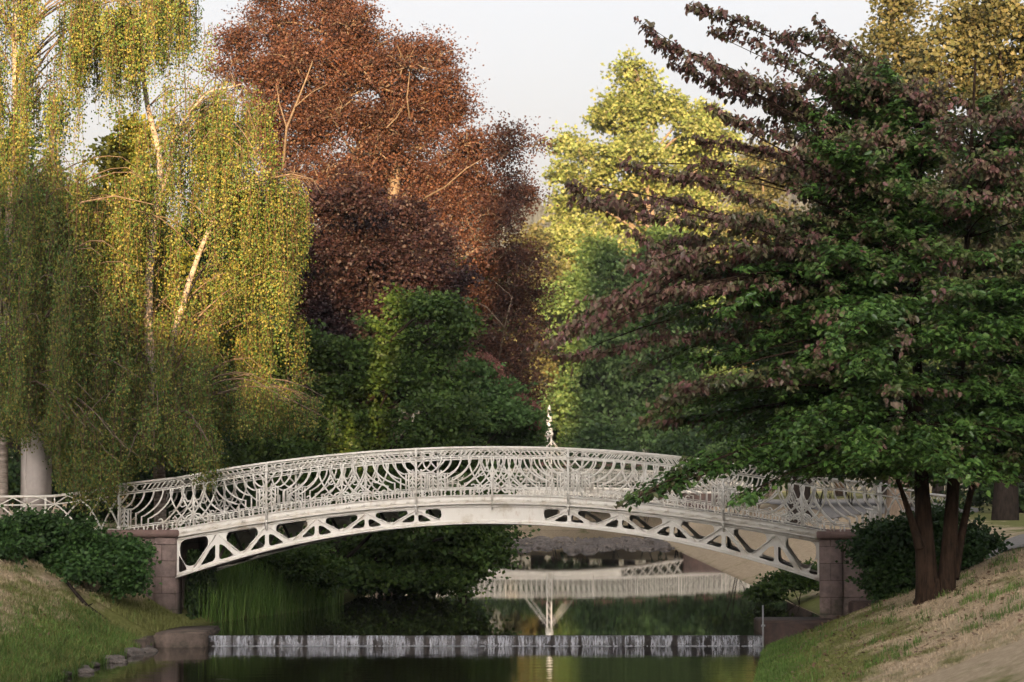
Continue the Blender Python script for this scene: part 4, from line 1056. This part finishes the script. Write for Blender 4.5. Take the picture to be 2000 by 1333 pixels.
# --- trees behind the ironwood, far gold trees -------------
broadleaf('golden_tree', 'tree with gold tinged top rising behind the ironwood', 'tree', 82, gbase(1750, 82),
    [(1740, 40, 45, 55), (1720, 110, 55, 50), (1780, 130, 60, 55), (1700, 190, 60, 50), (1790, 220, 80, 60), (1700, 290, 80, 60), (1600, 330, 70, 60), (1800, 330, 90, 70), (1650, 430, 90, 70), (1780, 450, 100, 80), (1600, 520, 80, 70), (1720, 580, 110, 80), (1580, 640, 80, 70)],
    'gold', 36000, .16, 'palebark', .34, seed=17, sub=8, rsub=(.22, .44), flat=.6, spread=.4, twig=.03)
broadleaf('golden_tree', 'round golden green tree top above the ironwood by the picture edge', 'tree', 76, gbase(1960, 76),
    [(1880, 50, 65, 60), (1950, 30, 75, 70), (2040, 60, 80, 80), (1870, 130, 70, 60), (1960, 130, 90, 70), (2060, 180, 90, 80), (1900, 230, 90, 70), (2000, 280, 100, 80), (1900, 360, 90, 80), (2020, 420, 100, 80), (1920, 520, 100, 90), (2040, 600, 100, 90), (1900, 680, 90, 80), (2000, 760, 100, 70)],
    'gold', 38000, .16, 'darkbark', .34, seed=18, sub=8, rsub=(.22, .44), flat=.6, spread=.4, twig=.03)
broadleaf('golden_tree', 'small far golden tree beside the yellow green tree', 'tree', 180, gbase(1500, 180),
    [(1490, 320, 30, 35), (1510, 370, 45, 45), (1470, 420, 50, 50), (1530, 440, 40, 50), (1500, 510, 60, 60), (1560, 560, 60, 60), (1460, 600, 60, 60), (1530, 660, 70, 60), (1480, 740, 70, 60)],
    'gold', 24000, .3, 'palebark', .4, seed=19, flat=.6, spread=.55, twig=.04)
broadleaf('olive_tree', 'far olive brown tree in the gap right of the copper beech', 'tree', 180, gbase(1050, 180),
    [(1040, 480, 32, 32), (1065, 520, 35, 40), (1030, 560, 35, 45), (1065, 620, 40, 50), (1040, 690, 45, 50), (1070, 760, 45, 50), (1030, 830, 50, 45)],
    'gold', 16000, .3, 'darkbark', .4, seed=20, flat=.6, spread=.55, twig=.04)
broadleaf('yellow_conifer', 'bright yellow green conifer glimpsed through the birches', 'tree', 64, gbase(215, 64),
    [(255, 270, 26, 34), (235, 320, 40, 40), (270, 350, 40, 40), (200, 390, 50, 45), (260, 430, 60, 45), (190, 480, 60, 50), (280, 510, 70, 50), (220, 570, 80, 55), (310, 590, 60, 50), (180, 650, 80, 60), (280, 680, 80, 60), (230, 760, 90, 60)],
    'conifer', 34000, .14, 'bark', .22, seed=22, flat=.5, spread=.28)
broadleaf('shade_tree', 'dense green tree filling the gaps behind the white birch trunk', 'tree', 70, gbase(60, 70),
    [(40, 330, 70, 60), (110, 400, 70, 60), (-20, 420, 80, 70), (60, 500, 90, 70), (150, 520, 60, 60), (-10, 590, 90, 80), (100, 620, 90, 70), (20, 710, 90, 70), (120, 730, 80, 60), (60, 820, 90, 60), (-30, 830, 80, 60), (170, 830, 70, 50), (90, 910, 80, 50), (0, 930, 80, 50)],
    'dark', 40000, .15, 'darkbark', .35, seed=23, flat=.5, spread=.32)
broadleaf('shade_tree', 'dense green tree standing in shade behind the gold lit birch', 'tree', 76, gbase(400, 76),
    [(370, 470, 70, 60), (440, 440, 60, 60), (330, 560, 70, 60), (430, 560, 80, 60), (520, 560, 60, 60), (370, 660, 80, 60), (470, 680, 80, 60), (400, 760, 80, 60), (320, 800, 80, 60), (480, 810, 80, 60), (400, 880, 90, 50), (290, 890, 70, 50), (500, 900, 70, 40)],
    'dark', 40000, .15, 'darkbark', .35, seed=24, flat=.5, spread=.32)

# --- wood at the back of the park: two built, the rest copies
def copy_tree(src, loc, rz, s, label):
    r = src.copy(); C.objects.link(r); r.location = loc; r.rotation_euler = (0, 0, rz); r.scale = (s, s, s); r['label'] = label
    for ch in list(src.children):
        c_ = ch.copy(); C.objects.link(c_); c_.parent = r
    return r
BG = 'trees at the back of the park'; BL = 'dark tree in the shaded wood across the back of the park'
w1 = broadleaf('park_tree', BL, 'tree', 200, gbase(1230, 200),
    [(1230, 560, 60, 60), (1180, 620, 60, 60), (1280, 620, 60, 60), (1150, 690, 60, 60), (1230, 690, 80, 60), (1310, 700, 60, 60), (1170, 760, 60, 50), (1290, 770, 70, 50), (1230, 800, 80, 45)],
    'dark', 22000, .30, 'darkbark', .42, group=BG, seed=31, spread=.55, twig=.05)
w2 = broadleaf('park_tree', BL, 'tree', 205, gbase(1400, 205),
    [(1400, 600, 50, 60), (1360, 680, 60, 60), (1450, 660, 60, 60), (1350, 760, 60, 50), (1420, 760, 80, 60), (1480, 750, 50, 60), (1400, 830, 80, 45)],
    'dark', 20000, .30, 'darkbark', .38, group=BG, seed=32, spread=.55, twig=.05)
k = 0
for px, D in ((560, 190), (700, 178), (830, 200), (940, 186), (1090, 215), (1140, 190), (1330, 182), (1480, 195), (1560, 186), (1640, 200), (1720, 178), (1830, 190), (1920, 170), (2040, 180), (400, 200), (250, 190), (100, 200), (-40, 185)):
    b_ = gbase(px, D); copy_tree((w1, w2)[k % 2], b_, k * 1.7, .9 + .35 * ((k * 7) % 5) / 5, BL); k += 1
u0 = None
for k, px in enumerate((900, 960, 1020, 1080, 1140, 1200, 1260, 1320, 1380, 1440, 1500, 1560, 1620, 1690, 1760, 930, 990, 1050, 1110, 1170, 1230, 1290, 1350, 1410)):
    xx = (px - CX) / F * 166; D = float(np.interp(-xx, -XR[9:12], YR[9:12])) + (1.6 if k < 15 else 5.5) + (k % 3) * .8
    D = max(D, 159.0); b_ = gbase(px, D); UL = 'dark bush of the undergrowth below the shaded wood across the park'
    if u0 is None:
        u0 = broadleaf('shrub', UL, 'shrub', D, b_, [(px, 945, 34, 20), (px - 25, 952, 26, 16), (px + 26, 950, 28, 18), (px, 925, 24, 18)], 'dark', 5000, .22, 'darkbark', .06, group='undergrowth bushes', seed=37, spread=.4, parts=('stems', 'foliage'), stems=3, twig=.02)
    else: copy_tree(u0, b_, k * 1.3, .9 + .5 * ((k * 5) % 4) / 4, UL)
for k, (px, D) in enumerate(((1480, 118), (1540, 112), (1600, 116), (1660, 110), (1720, 114), (1780, 108), (1840, 112), (1900, 118), (1960, 114), (2030, 112), (1870, 122), (1690, 121))):
    copy_tree(u0, gbase(px, D), k * 1.9 + .5, .95 + .35 * ((k * 5) % 4) / 4, UL)
# a nearer dark group on the right bank: trunks and heavy shade
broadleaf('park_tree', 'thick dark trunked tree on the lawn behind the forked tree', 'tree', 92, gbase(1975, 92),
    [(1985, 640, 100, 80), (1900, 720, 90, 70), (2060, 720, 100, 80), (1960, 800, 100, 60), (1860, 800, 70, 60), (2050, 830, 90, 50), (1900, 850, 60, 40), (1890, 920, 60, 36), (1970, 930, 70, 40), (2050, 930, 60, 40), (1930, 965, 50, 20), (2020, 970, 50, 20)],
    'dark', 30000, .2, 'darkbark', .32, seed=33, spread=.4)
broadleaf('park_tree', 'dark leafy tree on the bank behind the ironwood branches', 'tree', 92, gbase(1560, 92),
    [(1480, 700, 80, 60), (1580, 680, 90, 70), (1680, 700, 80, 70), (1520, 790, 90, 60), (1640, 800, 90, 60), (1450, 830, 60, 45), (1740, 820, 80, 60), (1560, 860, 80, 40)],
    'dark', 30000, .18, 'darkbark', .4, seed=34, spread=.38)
broadleaf('shrub', 'round green shrub on the lawn beyond the far end of the railing', 'shrub', 120, gbase(1440, 120),
    [(1430, 890, 40, 25), (1400, 905, 30, 20), (1470, 900, 36, 24)], 'lime', 9000, .16, 'darkbark', .08, seed=35, spread=.28, parts=('stems', 'foliage'), stems=3)

# --- shrubs ------------------------------------------------
broadleaf('shrub', 'dark green shrub spilling over the bank beside the ivied pier', 'shrub', 46.8, gbase(130, 47.2),
    [(20, 1060, 50, 36), (80, 1040, 55, 32), (140, 1065, 60, 42), (205, 1085, 50, 40), (250, 1110, 36, 34), (60, 1095, 60, 26), (-50, 1070, 60, 40), (160, 1105, 60, 30), (245, 1140, 28, 22), (265, 1090, 18, 28)],
    'shrub', 34000, .085, 'darkbark', .05, seed=41, spread=.16, flat=.45, parts=('stems', 'foliage'), stems=5, droop=.35, twig=.008)
broadleaf('shrub', 'dark green shrub between the stone pier and the forked trunk', 'shrub', 46.0, gbase(1770, 46.0),
    [(1720, 1050, 36, 36), (1770, 1050, 50, 40), (1840, 1040, 50, 40), (1900, 1060, 45, 38), (1730, 1100, 40, 40), (1790, 1110, 50, 40), (1870, 1090, 50, 36), (1720, 1145, 30, 28), (1770, 1150, 40, 22), (1690, 1075, 18, 22)],
    'shrub', 36000, .085, 'darkbark', .05, seed=42, spread=.16, flat=.45, parts=('stems', 'foliage'), stems=5, droop=.35, twig=.008)
broadleaf('shrub', 'yellow flecked shrub under the arch beside the ivied pier', 'shrub', 56, gbase(540, 57),
    [(470, 1060, 50, 32), (540, 1070, 50, 34), (600, 1070, 50, 36), (500, 1105, 50, 28), (580, 1110, 50, 28), (640, 1120, 40, 30), (420, 1070, 40, 30)],
    'hornbeam', 18000, .09, 'darkbark', .05, seed=43, spread=.18, parts=('stems', 'foliage'), stems=4, twig=.008)
broadleaf('shrub', 'low green shrub at the waterline by the sandstone pier', 'shrub', 58, gbase(1560, 58),
    [(1540, 1140, 40, 26), (1580, 1130, 24, 30), (1500, 1160, 26, 18)], 'hornbeam', 6000, .09, 'darkbark', .04, seed=44, spread=.16, parts=('stems', 'foliage'), stems=4, twig=.008)
broadleaf('shrub', 'shaded shrub on the bank behind the white railing approach', 'shrub', 58, gbase(200, 58),
    [(30, 960, 60, 40), (120, 950, 60, 40), (210, 950, 60, 40), (300, 960, 60, 40), (390, 960, 60, 40), (160, 1000, 80, 30), (330, 1010, 80, 30), (450, 980, 50, 40), (240, 890, 60, 40), (380, 880, 60, 40)],
    'dark', 24000, .11, 'darkbark', .06, seed=45, spread=.24, parts=('stems', 'foliage'), stems=4, twig=.01)

broadleaf('shrub', 'dark low shrub overhanging the water beneath the leaning tree', 'shrub', 64, gbase(700, 66),
    [(690, 1120, 50, 26), (745, 1128, 50, 24), (800, 1132, 46, 22), (650, 1125, 40, 26), (850, 1130, 30, 18), (720, 1150, 40, 14), (780, 1152, 40, 12)], 'dark', 13000, .09, 'darkbark', .05, seed=46, spread=.18, parts=('stems', 'foliage'), stems=4, twig=.008)

# ivy on the inner wall of the pier
gi = np.random.default_rng(8); n = 5200
v_ = gi.uniform(.3, 2.35, n); zz = gi.uniform(.02, 1.55, n) ; dens = np.sin(v_ * 4.1 + 1) * .35 + np.sin(v_ * 9 + zz) * .2 + zz * .35
ok = dens + gi.normal(0, .3, n) > .12; v_, zz = v_[ok], zz[ok]; n = len(v_)
P = np.array([B(-6.36, a, b) for a, b in zip(v_, zz)]) + EU * gi.uniform(0, .10, n)[:, None]
ivyo = leaves('ivy', P, np.array((0, 0, -1.)) + gi.normal(0, .5, (n, 3)), EU + gi.normal(0, .3, (n, 3)), .09, .035, M['ivy'], None, np.zeros(3))
tag(ivyo, 'dark ivy hanging down the inner wall of the sandstone pier', 'ivy')

# reeds under the bridge
gr = np.random.default_rng(9)
def blades(name, X_, Y_, Lh, wd, mat, lean=.35, label=None, cat=None, segs=3):
    n = len(X_); z = gz(X_, Y_); a = gr.uniform(0, 2 * math.pi, n); ln = gr.uniform(.1, 1, n) * lean
    d = np.stack([np.cos(a), np.sin(a)], -1); s = np.stack([-np.sin(a), np.cos(a), np.zeros(n)], -1) 
    base = np.stack([X_, Y_, z - .01], -1)
    m = base + np.concatenate([d * (ln * .35)[:, None], np.full((n, 1), .6)], -1) * Lh[:, None]
    t = base + np.concatenate([d * ln[:, None], (1 - .35 * ln)[:, None]], -1) * Lh[:, None]
    w = wd[:, None]
    V = np.stack([base - s * w, base + s * w, m + s * w * .7, m - s * w * .7, t], 1).reshape(-1, 3)
    k = np.arange(n)[:, None] * 5
    me = np_mesh(name, V, k + np.array((0, 1, 2, 3)), k + np.array((3, 2, 4)))
    o = link(name, me, mat); tag(o, label, cat, kind='stuff'); return o
n = 9000
Yr = gr.uniform(50.2, 60, n); Xr = np.interp(Yr, YL, XL) + gr.uniform(-2.6, .12, n)
blades('reeds', Xr, Yr, gr.uniform(.35, 1.0, n), np.full(n, .010), M['reed'], .6, 'tall green reeds at the waterline under the bridge', 'reeds')
# mown turf on both banks
n = 90000
Yg = gr.uniform(27, 50, n) ; Xg = np.interp(Yg, YR, XR) + gr.uniform(0.02, 7.0, n) ** 1.0
hgt = gr.uniform(.02, .06, n) * (1 + 1.2 * np.exp(-(Xg - np.interp(Yg, YR, XR)) / .5))
ok = ~((Yg > 46) & (Xg < 7.6)); Xg, Yg, hgt = Xg[ok], Yg[ok], hgt[ok]
blades('grass', Xg, Yg, hgt, np.full(len(Xg), .006), M['blades'], .9, 'short dry mown grass on the bank under the forked tree', 'grass')
n = 70000
Yg = gr.uniform(34, 49, n); sl = gr.uniform(.0, 3.8, n) ** 1.0; Xg = np.interp(Yg, YL, XL) - sl
hgt = gr.uniform(.03, .09, n) * (1 + 1.6 * np.exp(-sl / .8))
blades('grass', Xg, Yg, hgt, np.full(len(Xg), .007), M['blades'], .8, 'grass greening towards the water on the bank below the dark shrub', 'grass')
n = 16000
Yg = gr.uniform(34, 45.5, n); sl = np.abs(gr.normal(0, .8, n)); Xg = np.interp(Yg, YL, XL) - sl + .05
blades('tall_grass', Xg, Yg, gr.uniform(.08, .24, n) * np.exp(-sl * .3), np.full(n, .007), M['reed'], .9, 'lush green grass fringe along the pool', 'grass')
n = 7000
Yg = gr.uniform(33, 45.5, n); sl = np.abs(gr.normal(0, .35, n)); Xg = np.interp(Yg, YR, XR) + sl - .03
blades('tall_grass', Xg, Yg, gr.uniform(.06, .16, n), np.full(n, .006), M['reed'], .9, 'narrow green grass fringe below the dry mown bank', 'grass')

# tussocks, weeds and fallen leaves on the banks
n = 260; cx_ = gr.uniform(0, 1, n); side = gr.uniform(0, 1, n) < .55
cy_ = gr.uniform(30, 47, n); ctx = np.where(side, np.interp(cy_, YR, XR) + gr.uniform(.05, 6.0, n) ** 1.0, np.interp(cy_, YL, XL) - gr.uniform(.05, 3.2, n))
k_ = 26; tx_ = (ctx[:, None] + gr.normal(0, .07, (n, k_))).ravel(); ty_ = (cy_[:, None] + gr.normal(0, .07, (n, k_))).ravel()
blades('tussocks', tx_, ty_, gr.uniform(.06, .19, n * k_), np.full(n * k_, .006), M['reed'], 1.0, 'rough green tussocks dotted over the mown banks', 'grass')
n = 2600; ly_ = gr.uniform(29, 46, n); sd_ = gr.uniform(0, 1, n) < .7
lx_ = np.where(sd_, np.interp(ly_, YR, XR) + gr.uniform(.1, 6.5, n), np.interp(ly_, YL, XL) - gr.uniform(.1, 3.6, n))
P = np.stack([lx_, ly_, gz(lx_, ly_) + .045], -1)
tag(leaves('fallen_leaves', P, gr.normal(0, 1, (n, 3)) * np.array((1, 1, .25)), gr.normal(0, .3, (n, 3)) + np.array((0, -.2, 1.)), gr.uniform(.04, .09, n), gr.uniform(.015, .03, n), M['litter'], None, np.zeros(3)),
    'brown fallen leaves scattered over the dry banks', 'fallen leaves', kind='stuff')

# a fallen branch on the bank
a = [at(130, 1130, 46.2), at(170, 1148, 46.0), at(215, 1172, 45.8)]
a = [(p.x, p.y, float(gz(p.x, p.y)) + .03) for p in a]; mb = MB(a[0]); mb.tube(a, [.03, .04, .02], 7); mb.tube([a[1], (a[1][0] + .12, a[1][1] - .1, a[1][2] + .05)], .012, 5)
tag(mb.build('fallen_branch', M['darkbark'], smooth=True, loc=a[0]), 'dark fallen branch lying on the bank below the shrub', 'branch')

# stones of the shallow stretch
gs = np.random.default_rng(10)
def rock_mesh(r):
    bm = bmesh.new(); bmesh.ops.create_icosphere(bm, subdivisions=2, radius=r)
    o_ = gs.uniform(-9, 9, 3)
    from mathutils import noise
    for v in bm.verts:
        f = 1 + .45 * noise.noise(Vector(v.co / r * 1.1) + Vector(o_)); v.co *= f; v.co.z *= .55
    me = bpy.data.meshes.new('rock'); bm.to_mesh(me); bm.free(); return me
rms = [rock_mesh(1.0) for _ in range(6)]
for me in rms: me.materials.append(M['rock'])
for k in range(90):
    y = gs.uniform(108, 136); xl, xr = np.interp(y, YL, XL), np.interp(y, YR, XR); x = gs.uniform(xl + .2, xr - .1)
    s = gs.uniform(.14, .42); o = link('rock', rms[k % 6], None, None, (x, y, max(float(gz(x, y)), -.05) + s * .12))
    o.scale = (s * gs.uniform(.8, 1.4), s, s); o.rotation_euler = (0, 0, gs.uniform(0, 6))
    tag(o, 'grey stone lying in the shallow river bed below the far bridge', 'rock', 'stones in the shallow river bed')
for k, (px, py, s) in enumerate(((275, 1268, .20), (255, 1277, .26), (228, 1287, .18), (205, 1291, .22), (180, 1300, .16), (150, 1306, .24), (118, 1318, .18), (292, 1271, .16), (240, 1292, .13), (168, 1311, .14))):
    p_ = at(px, py, EYE * 0 + (EYE + .2) * F / (py - 955)); o = link('rock', rms[k % 6], None, None, (p_.x - .05, p_.y, -.2 + s * .1)); o.scale = (s * 1.3, s, s * .8); o.rotation_euler = (0, 0, k)
    tag(o, 'wet dark stone at the edge of the grassy bank by the pool', 'rock', 'stones along the edge of the pool')
P = []; mb = MB()
for k in range(1500):
    y = gs.uniform(112, 136); xl, xr = np.interp(y, YL, XL), np.interp(y, YR, XR); x = gs.uniform(xl, xr); s = gs.uniform(.05, .16); z = max(float(gz(x, y)), -.02)
    q = gs.normal(0, .25, (6, 3)) + np.array([(1, 0, 0), (0, 1, 0), (-1, 0, 0), (0, -1, 0), (0, 0, .7), (0, 0, -.6)]); mb.add(np.array((x, y, z)) + q * s, T=[(0, 1, 4), (1, 2, 4), (2, 3, 4), (3, 0, 4), (1, 0, 5), (2, 1, 5), (3, 2, 5), (0, 3, 5)])
tag(mb.build('pebbles', M['rock']), 'small stones strewn over the shallow river bed', 'pebbles', kind='stuff')

# flower boxes on the far bridge
gf = np.random.default_rng(12)
fb0 = None
for px in (1060, 1105, 1180, 1238, 1305, 1375, 1438):
    x = (px - 1073) / F * FD; z = float(f_deck(x)) + 1.17
    if fb0 is None:
        fb0 = empty('flower_box', fp(x, -.05, z)); tag(fb0, 'box of pink flowers on the railing of the far bridge', 'flower box', 'flower boxes on the far bridge')
        mb = MB(); mb.box((-.55, -.12, .0), (.55, .12, .16)); mb.build('box', M['darkbark'], fb0)
        n = 150; P = gf.normal(0, 1, (n, 3)) * np.array((.36, .10, .08)) + np.array((0, -.05, .22)); P[:, 0] = np.clip(P[:, 0], -.62, .62)
        leaves('flowers', P, gf.normal(0, 1, (n, 3)), gf.normal(0, 1, (n, 3)), .075, .03, M['flower'], fb0, np.zeros(3))
        n = 260; P = gf.normal(0, 1, (n, 3)) * np.array((.4, .13, .10)) + np.array((0, -.05, .16)); leaves('greenery', P, gf.normal(0, 1, (n, 3)), gf.normal(0, 1, (n, 3)), .10, .04, M['silk'], fb0, np.zeros(3))
    else: copy_tree(fb0, fp(x, -.05, z), 0, 1, fb0['label'])

# ------------------------------------------------------------------ hills
def hill_mesh(fz, x0, x1, y0, y1, nx_, ny_):
    xs_, ys_ = np.linspace(x0, x1, nx_), np.linspace(y0, y1, ny_); Xh, Yh = np.meshgrid(xs_, ys_)
    V = np.stack([Xh, Yh, fz(Xh, Yh)], -1).reshape(-1, 3); i = (np.arange(ny_ - 1)[:, None] * nx_ + np.arange(nx_ - 1)[None]).ravel()
    return np_mesh('hill', V, np.stack([i, i + 1, i + nx_ + 1, i + nx_], -1), None, True)
def far_hill(x, y):
    rid = 92 + 22 * np.exp(-((x - 120) / 90) ** 2) + 14 * np.sin(x * .012 + 1) - 10 * np.exp(-((x - 40) / 45) ** 2)
    return np.clip((y - 620) / 300, -.05, 1) ** 1.0 * rid - np.clip((y - 950) / 300, 0, 1) * 40
tag(link('hill', hill_mesh(far_hill, -900, 900, 600, 1250, 120, 50), M['hill']), kind='structure')
gh = np.random.default_rng(15); mb = MB()
for k in range(4200):
    x = gh.uniform(-320, 320); y = gh.uniform(760, 960); z = float(far_hill(np.array(x), np.array(y))); h = gh.uniform(8, 19); r = h * .16
    th = np.arange(6) / 6 * 6.283 + gh.uniform(0, 1)
    for f0, f1, rr in ((-.05, .55, 1.0), (.35, .8, .72), (.62, 1.05, .45)):
        ring = np.stack([x + r * rr * np.cos(th) * gh.uniform(.7, 1.3, 6), y + r * rr * np.sin(th), np.full(6, z + h * f0)], -1)
        mb.add(np.vstack([ring, [(x, y, z + h * f1)]]), T=[(j, (j + 1) % 6, 6) for j in range(6)])
tag(mb.build('hill_forest', M['hill']), 'conifer wood on the distant hill', 'forest', kind='stuff')

# unseen ridge added behind the viewer, its crest shaped to shade the lower park
YH = -70.0; tE, tA = math.tan(SUN_EL), math.tan(SUN_AZ)
ctrl = []                                             # (x, distance, height of the shade line there)
for xx, dd, zz in ((-30, 50, 11.0), (-10.5, 50, 10.6), (-8.9, 50, 9.6), (-8.0, 50, 8.2), (-7.2, 50, 6.8), (-4.3, 51, 5.6), (-3.3, 69, 10.2), (-1.6, 69, 9.8), (0.6, 85, 7.0), (3.0, 178, 18.8), (5.5, 178, 20.5), (12, 178, 21.5), (13, 84, 14.6), (16, 84, 15.4), (20, 84, 16.2), (40, 84, 16.2)):
    ctrl.append((xx - (dd - YH) * tA, zz + (dd - YH) * tE))
ctrl.sort(); ch = np.array(ctrl)
def shade_ridge(x, y):
    rid = np.interp(x, ch[:, 0], ch[:, 1]) + .5 * np.sin(x * 1.9) + .35 * np.sin(x * 4.3 + 1) - .6
    t = np.clip(1 - np.abs(y - YH) / np.where(y > YH, 26.0, 120.0), 0, 1)
    return 1.2 + (rid - 1.2) * t ** .8 - .4
tag(link('hill', hill_mesh(shade_ridge, -160, 160, YH - 130, YH + 30, 321, 65), M['shadecaster']), kind='structure')  # added shade caster, out of view behind the camera

# ------------------------------------------------------------------ evening air
hm, hnt, hN, hout = new_mat('haze')
hv = hN('ShaderNodeVolumePrincipled', Density=.00013, Anisotropy=.0); hv.inputs['Color'].default_value = (.93, .92, .92, 1)
hnt.links.new(hv.outputs[0], hout.inputs['Volume'])
mb = MB(); mb.box((-1000, -215, -3), (1000, 1330, 165))
tag(mb.build('haze', hm), 'thin evening haze softening the distant trees', 'haze', kind='stuff')

# ------------------------------------------------------------------ light, sky, camera
w = bpy.data.worlds.new('World'); bpy.context.scene.world = w; w.use_nodes = True
nt = w.node_tree; nt.nodes.clear()
sky = nt.nodes.new('ShaderNodeTexSky'); sky.sky_type = 'NISHITA'; sky.sun_disc = False
sky.sun_elevation = math.radians(12); sky.sun_rotation = math.pi + SUN_AZ
sky.air_density = 1.0; sky.dust_density = 6.0; sky.ozone_density = 1.0
hs = nt.nodes.new('ShaderNodeHueSaturation'); hs.inputs['Saturation'].default_value = .25
bg = nt.nodes.new('ShaderNodeBackground'); bg.inputs[1].default_value = .085
wo = nt.nodes.new('ShaderNodeOutputWorld')
tint = nt.nodes.new('ShaderNodeMix'); tint.data_type = 'RGBA'; tint.blend_type = 'MULTIPLY'; tint.inputs['Factor'].default_value = 1; tint.inputs[7].default_value = (.985, .98, 1.015, 1)
nt.links.new(sky.outputs[0], hs.inputs['Color']); nt.links.new(hs.outputs[0], tint.inputs[6]); nt.links.new(tint.outputs[2], bg.inputs[0]); nt.links.new(bg.outputs[0], wo.inputs[0])

sl = bpy.data.lights.new('sun', 'SUN'); sl.energy = 5.0; sl.angle = math.radians(.5); sl.color = (1, .65, .30)
so = bpy.data.objects.new('sun', sl); C.objects.link(so)
d = Vector((math.sin(SUN_AZ) * math.cos(SUN_EL), math.cos(SUN_AZ) * math.cos(SUN_EL), -math.sin(SUN_EL)))
so.rotation_euler = d.to_track_quat('-Z', 'Y').to_euler(); so.location = (0, -20, 60)

cam = bpy.data.cameras.new('camera'); cam.lens = 36 * F / 2000; cam.sensor_width = 36; cam.clip_end = 6000; cam.clip_start = .5
cam.dof.use_dof = True; cam.dof.focus_distance = 50; cam.dof.aperture_fstop = 2.8
co_ = bpy.data.objects.new('camera', cam); C.objects.link(co_); co_.location = (0, 0, EYE); co_.rotation_euler = (math.pi / 2 + PITCH, 0, 0)
sc = bpy.context.scene; sc.camera = co_
sc.view_settings.view_transform = 'Standard'; sc.view_settings.look = 'None'; sc.view_settings.gamma = 1; sc.view_settings.exposure = 1.86
sc.cycles.max_bounces = 6; sc.cycles.diffuse_bounces = 3; sc.cycles.glossy_bounces = 3; sc.cycles.transmission_bounces = 3; sc.cycles.transparent_max_bounces = 8
sc.cycles.sample_clamp_indirect = 5; sc.cycles.use_denoising = True
print('LEAVES', n1, n2, n3)
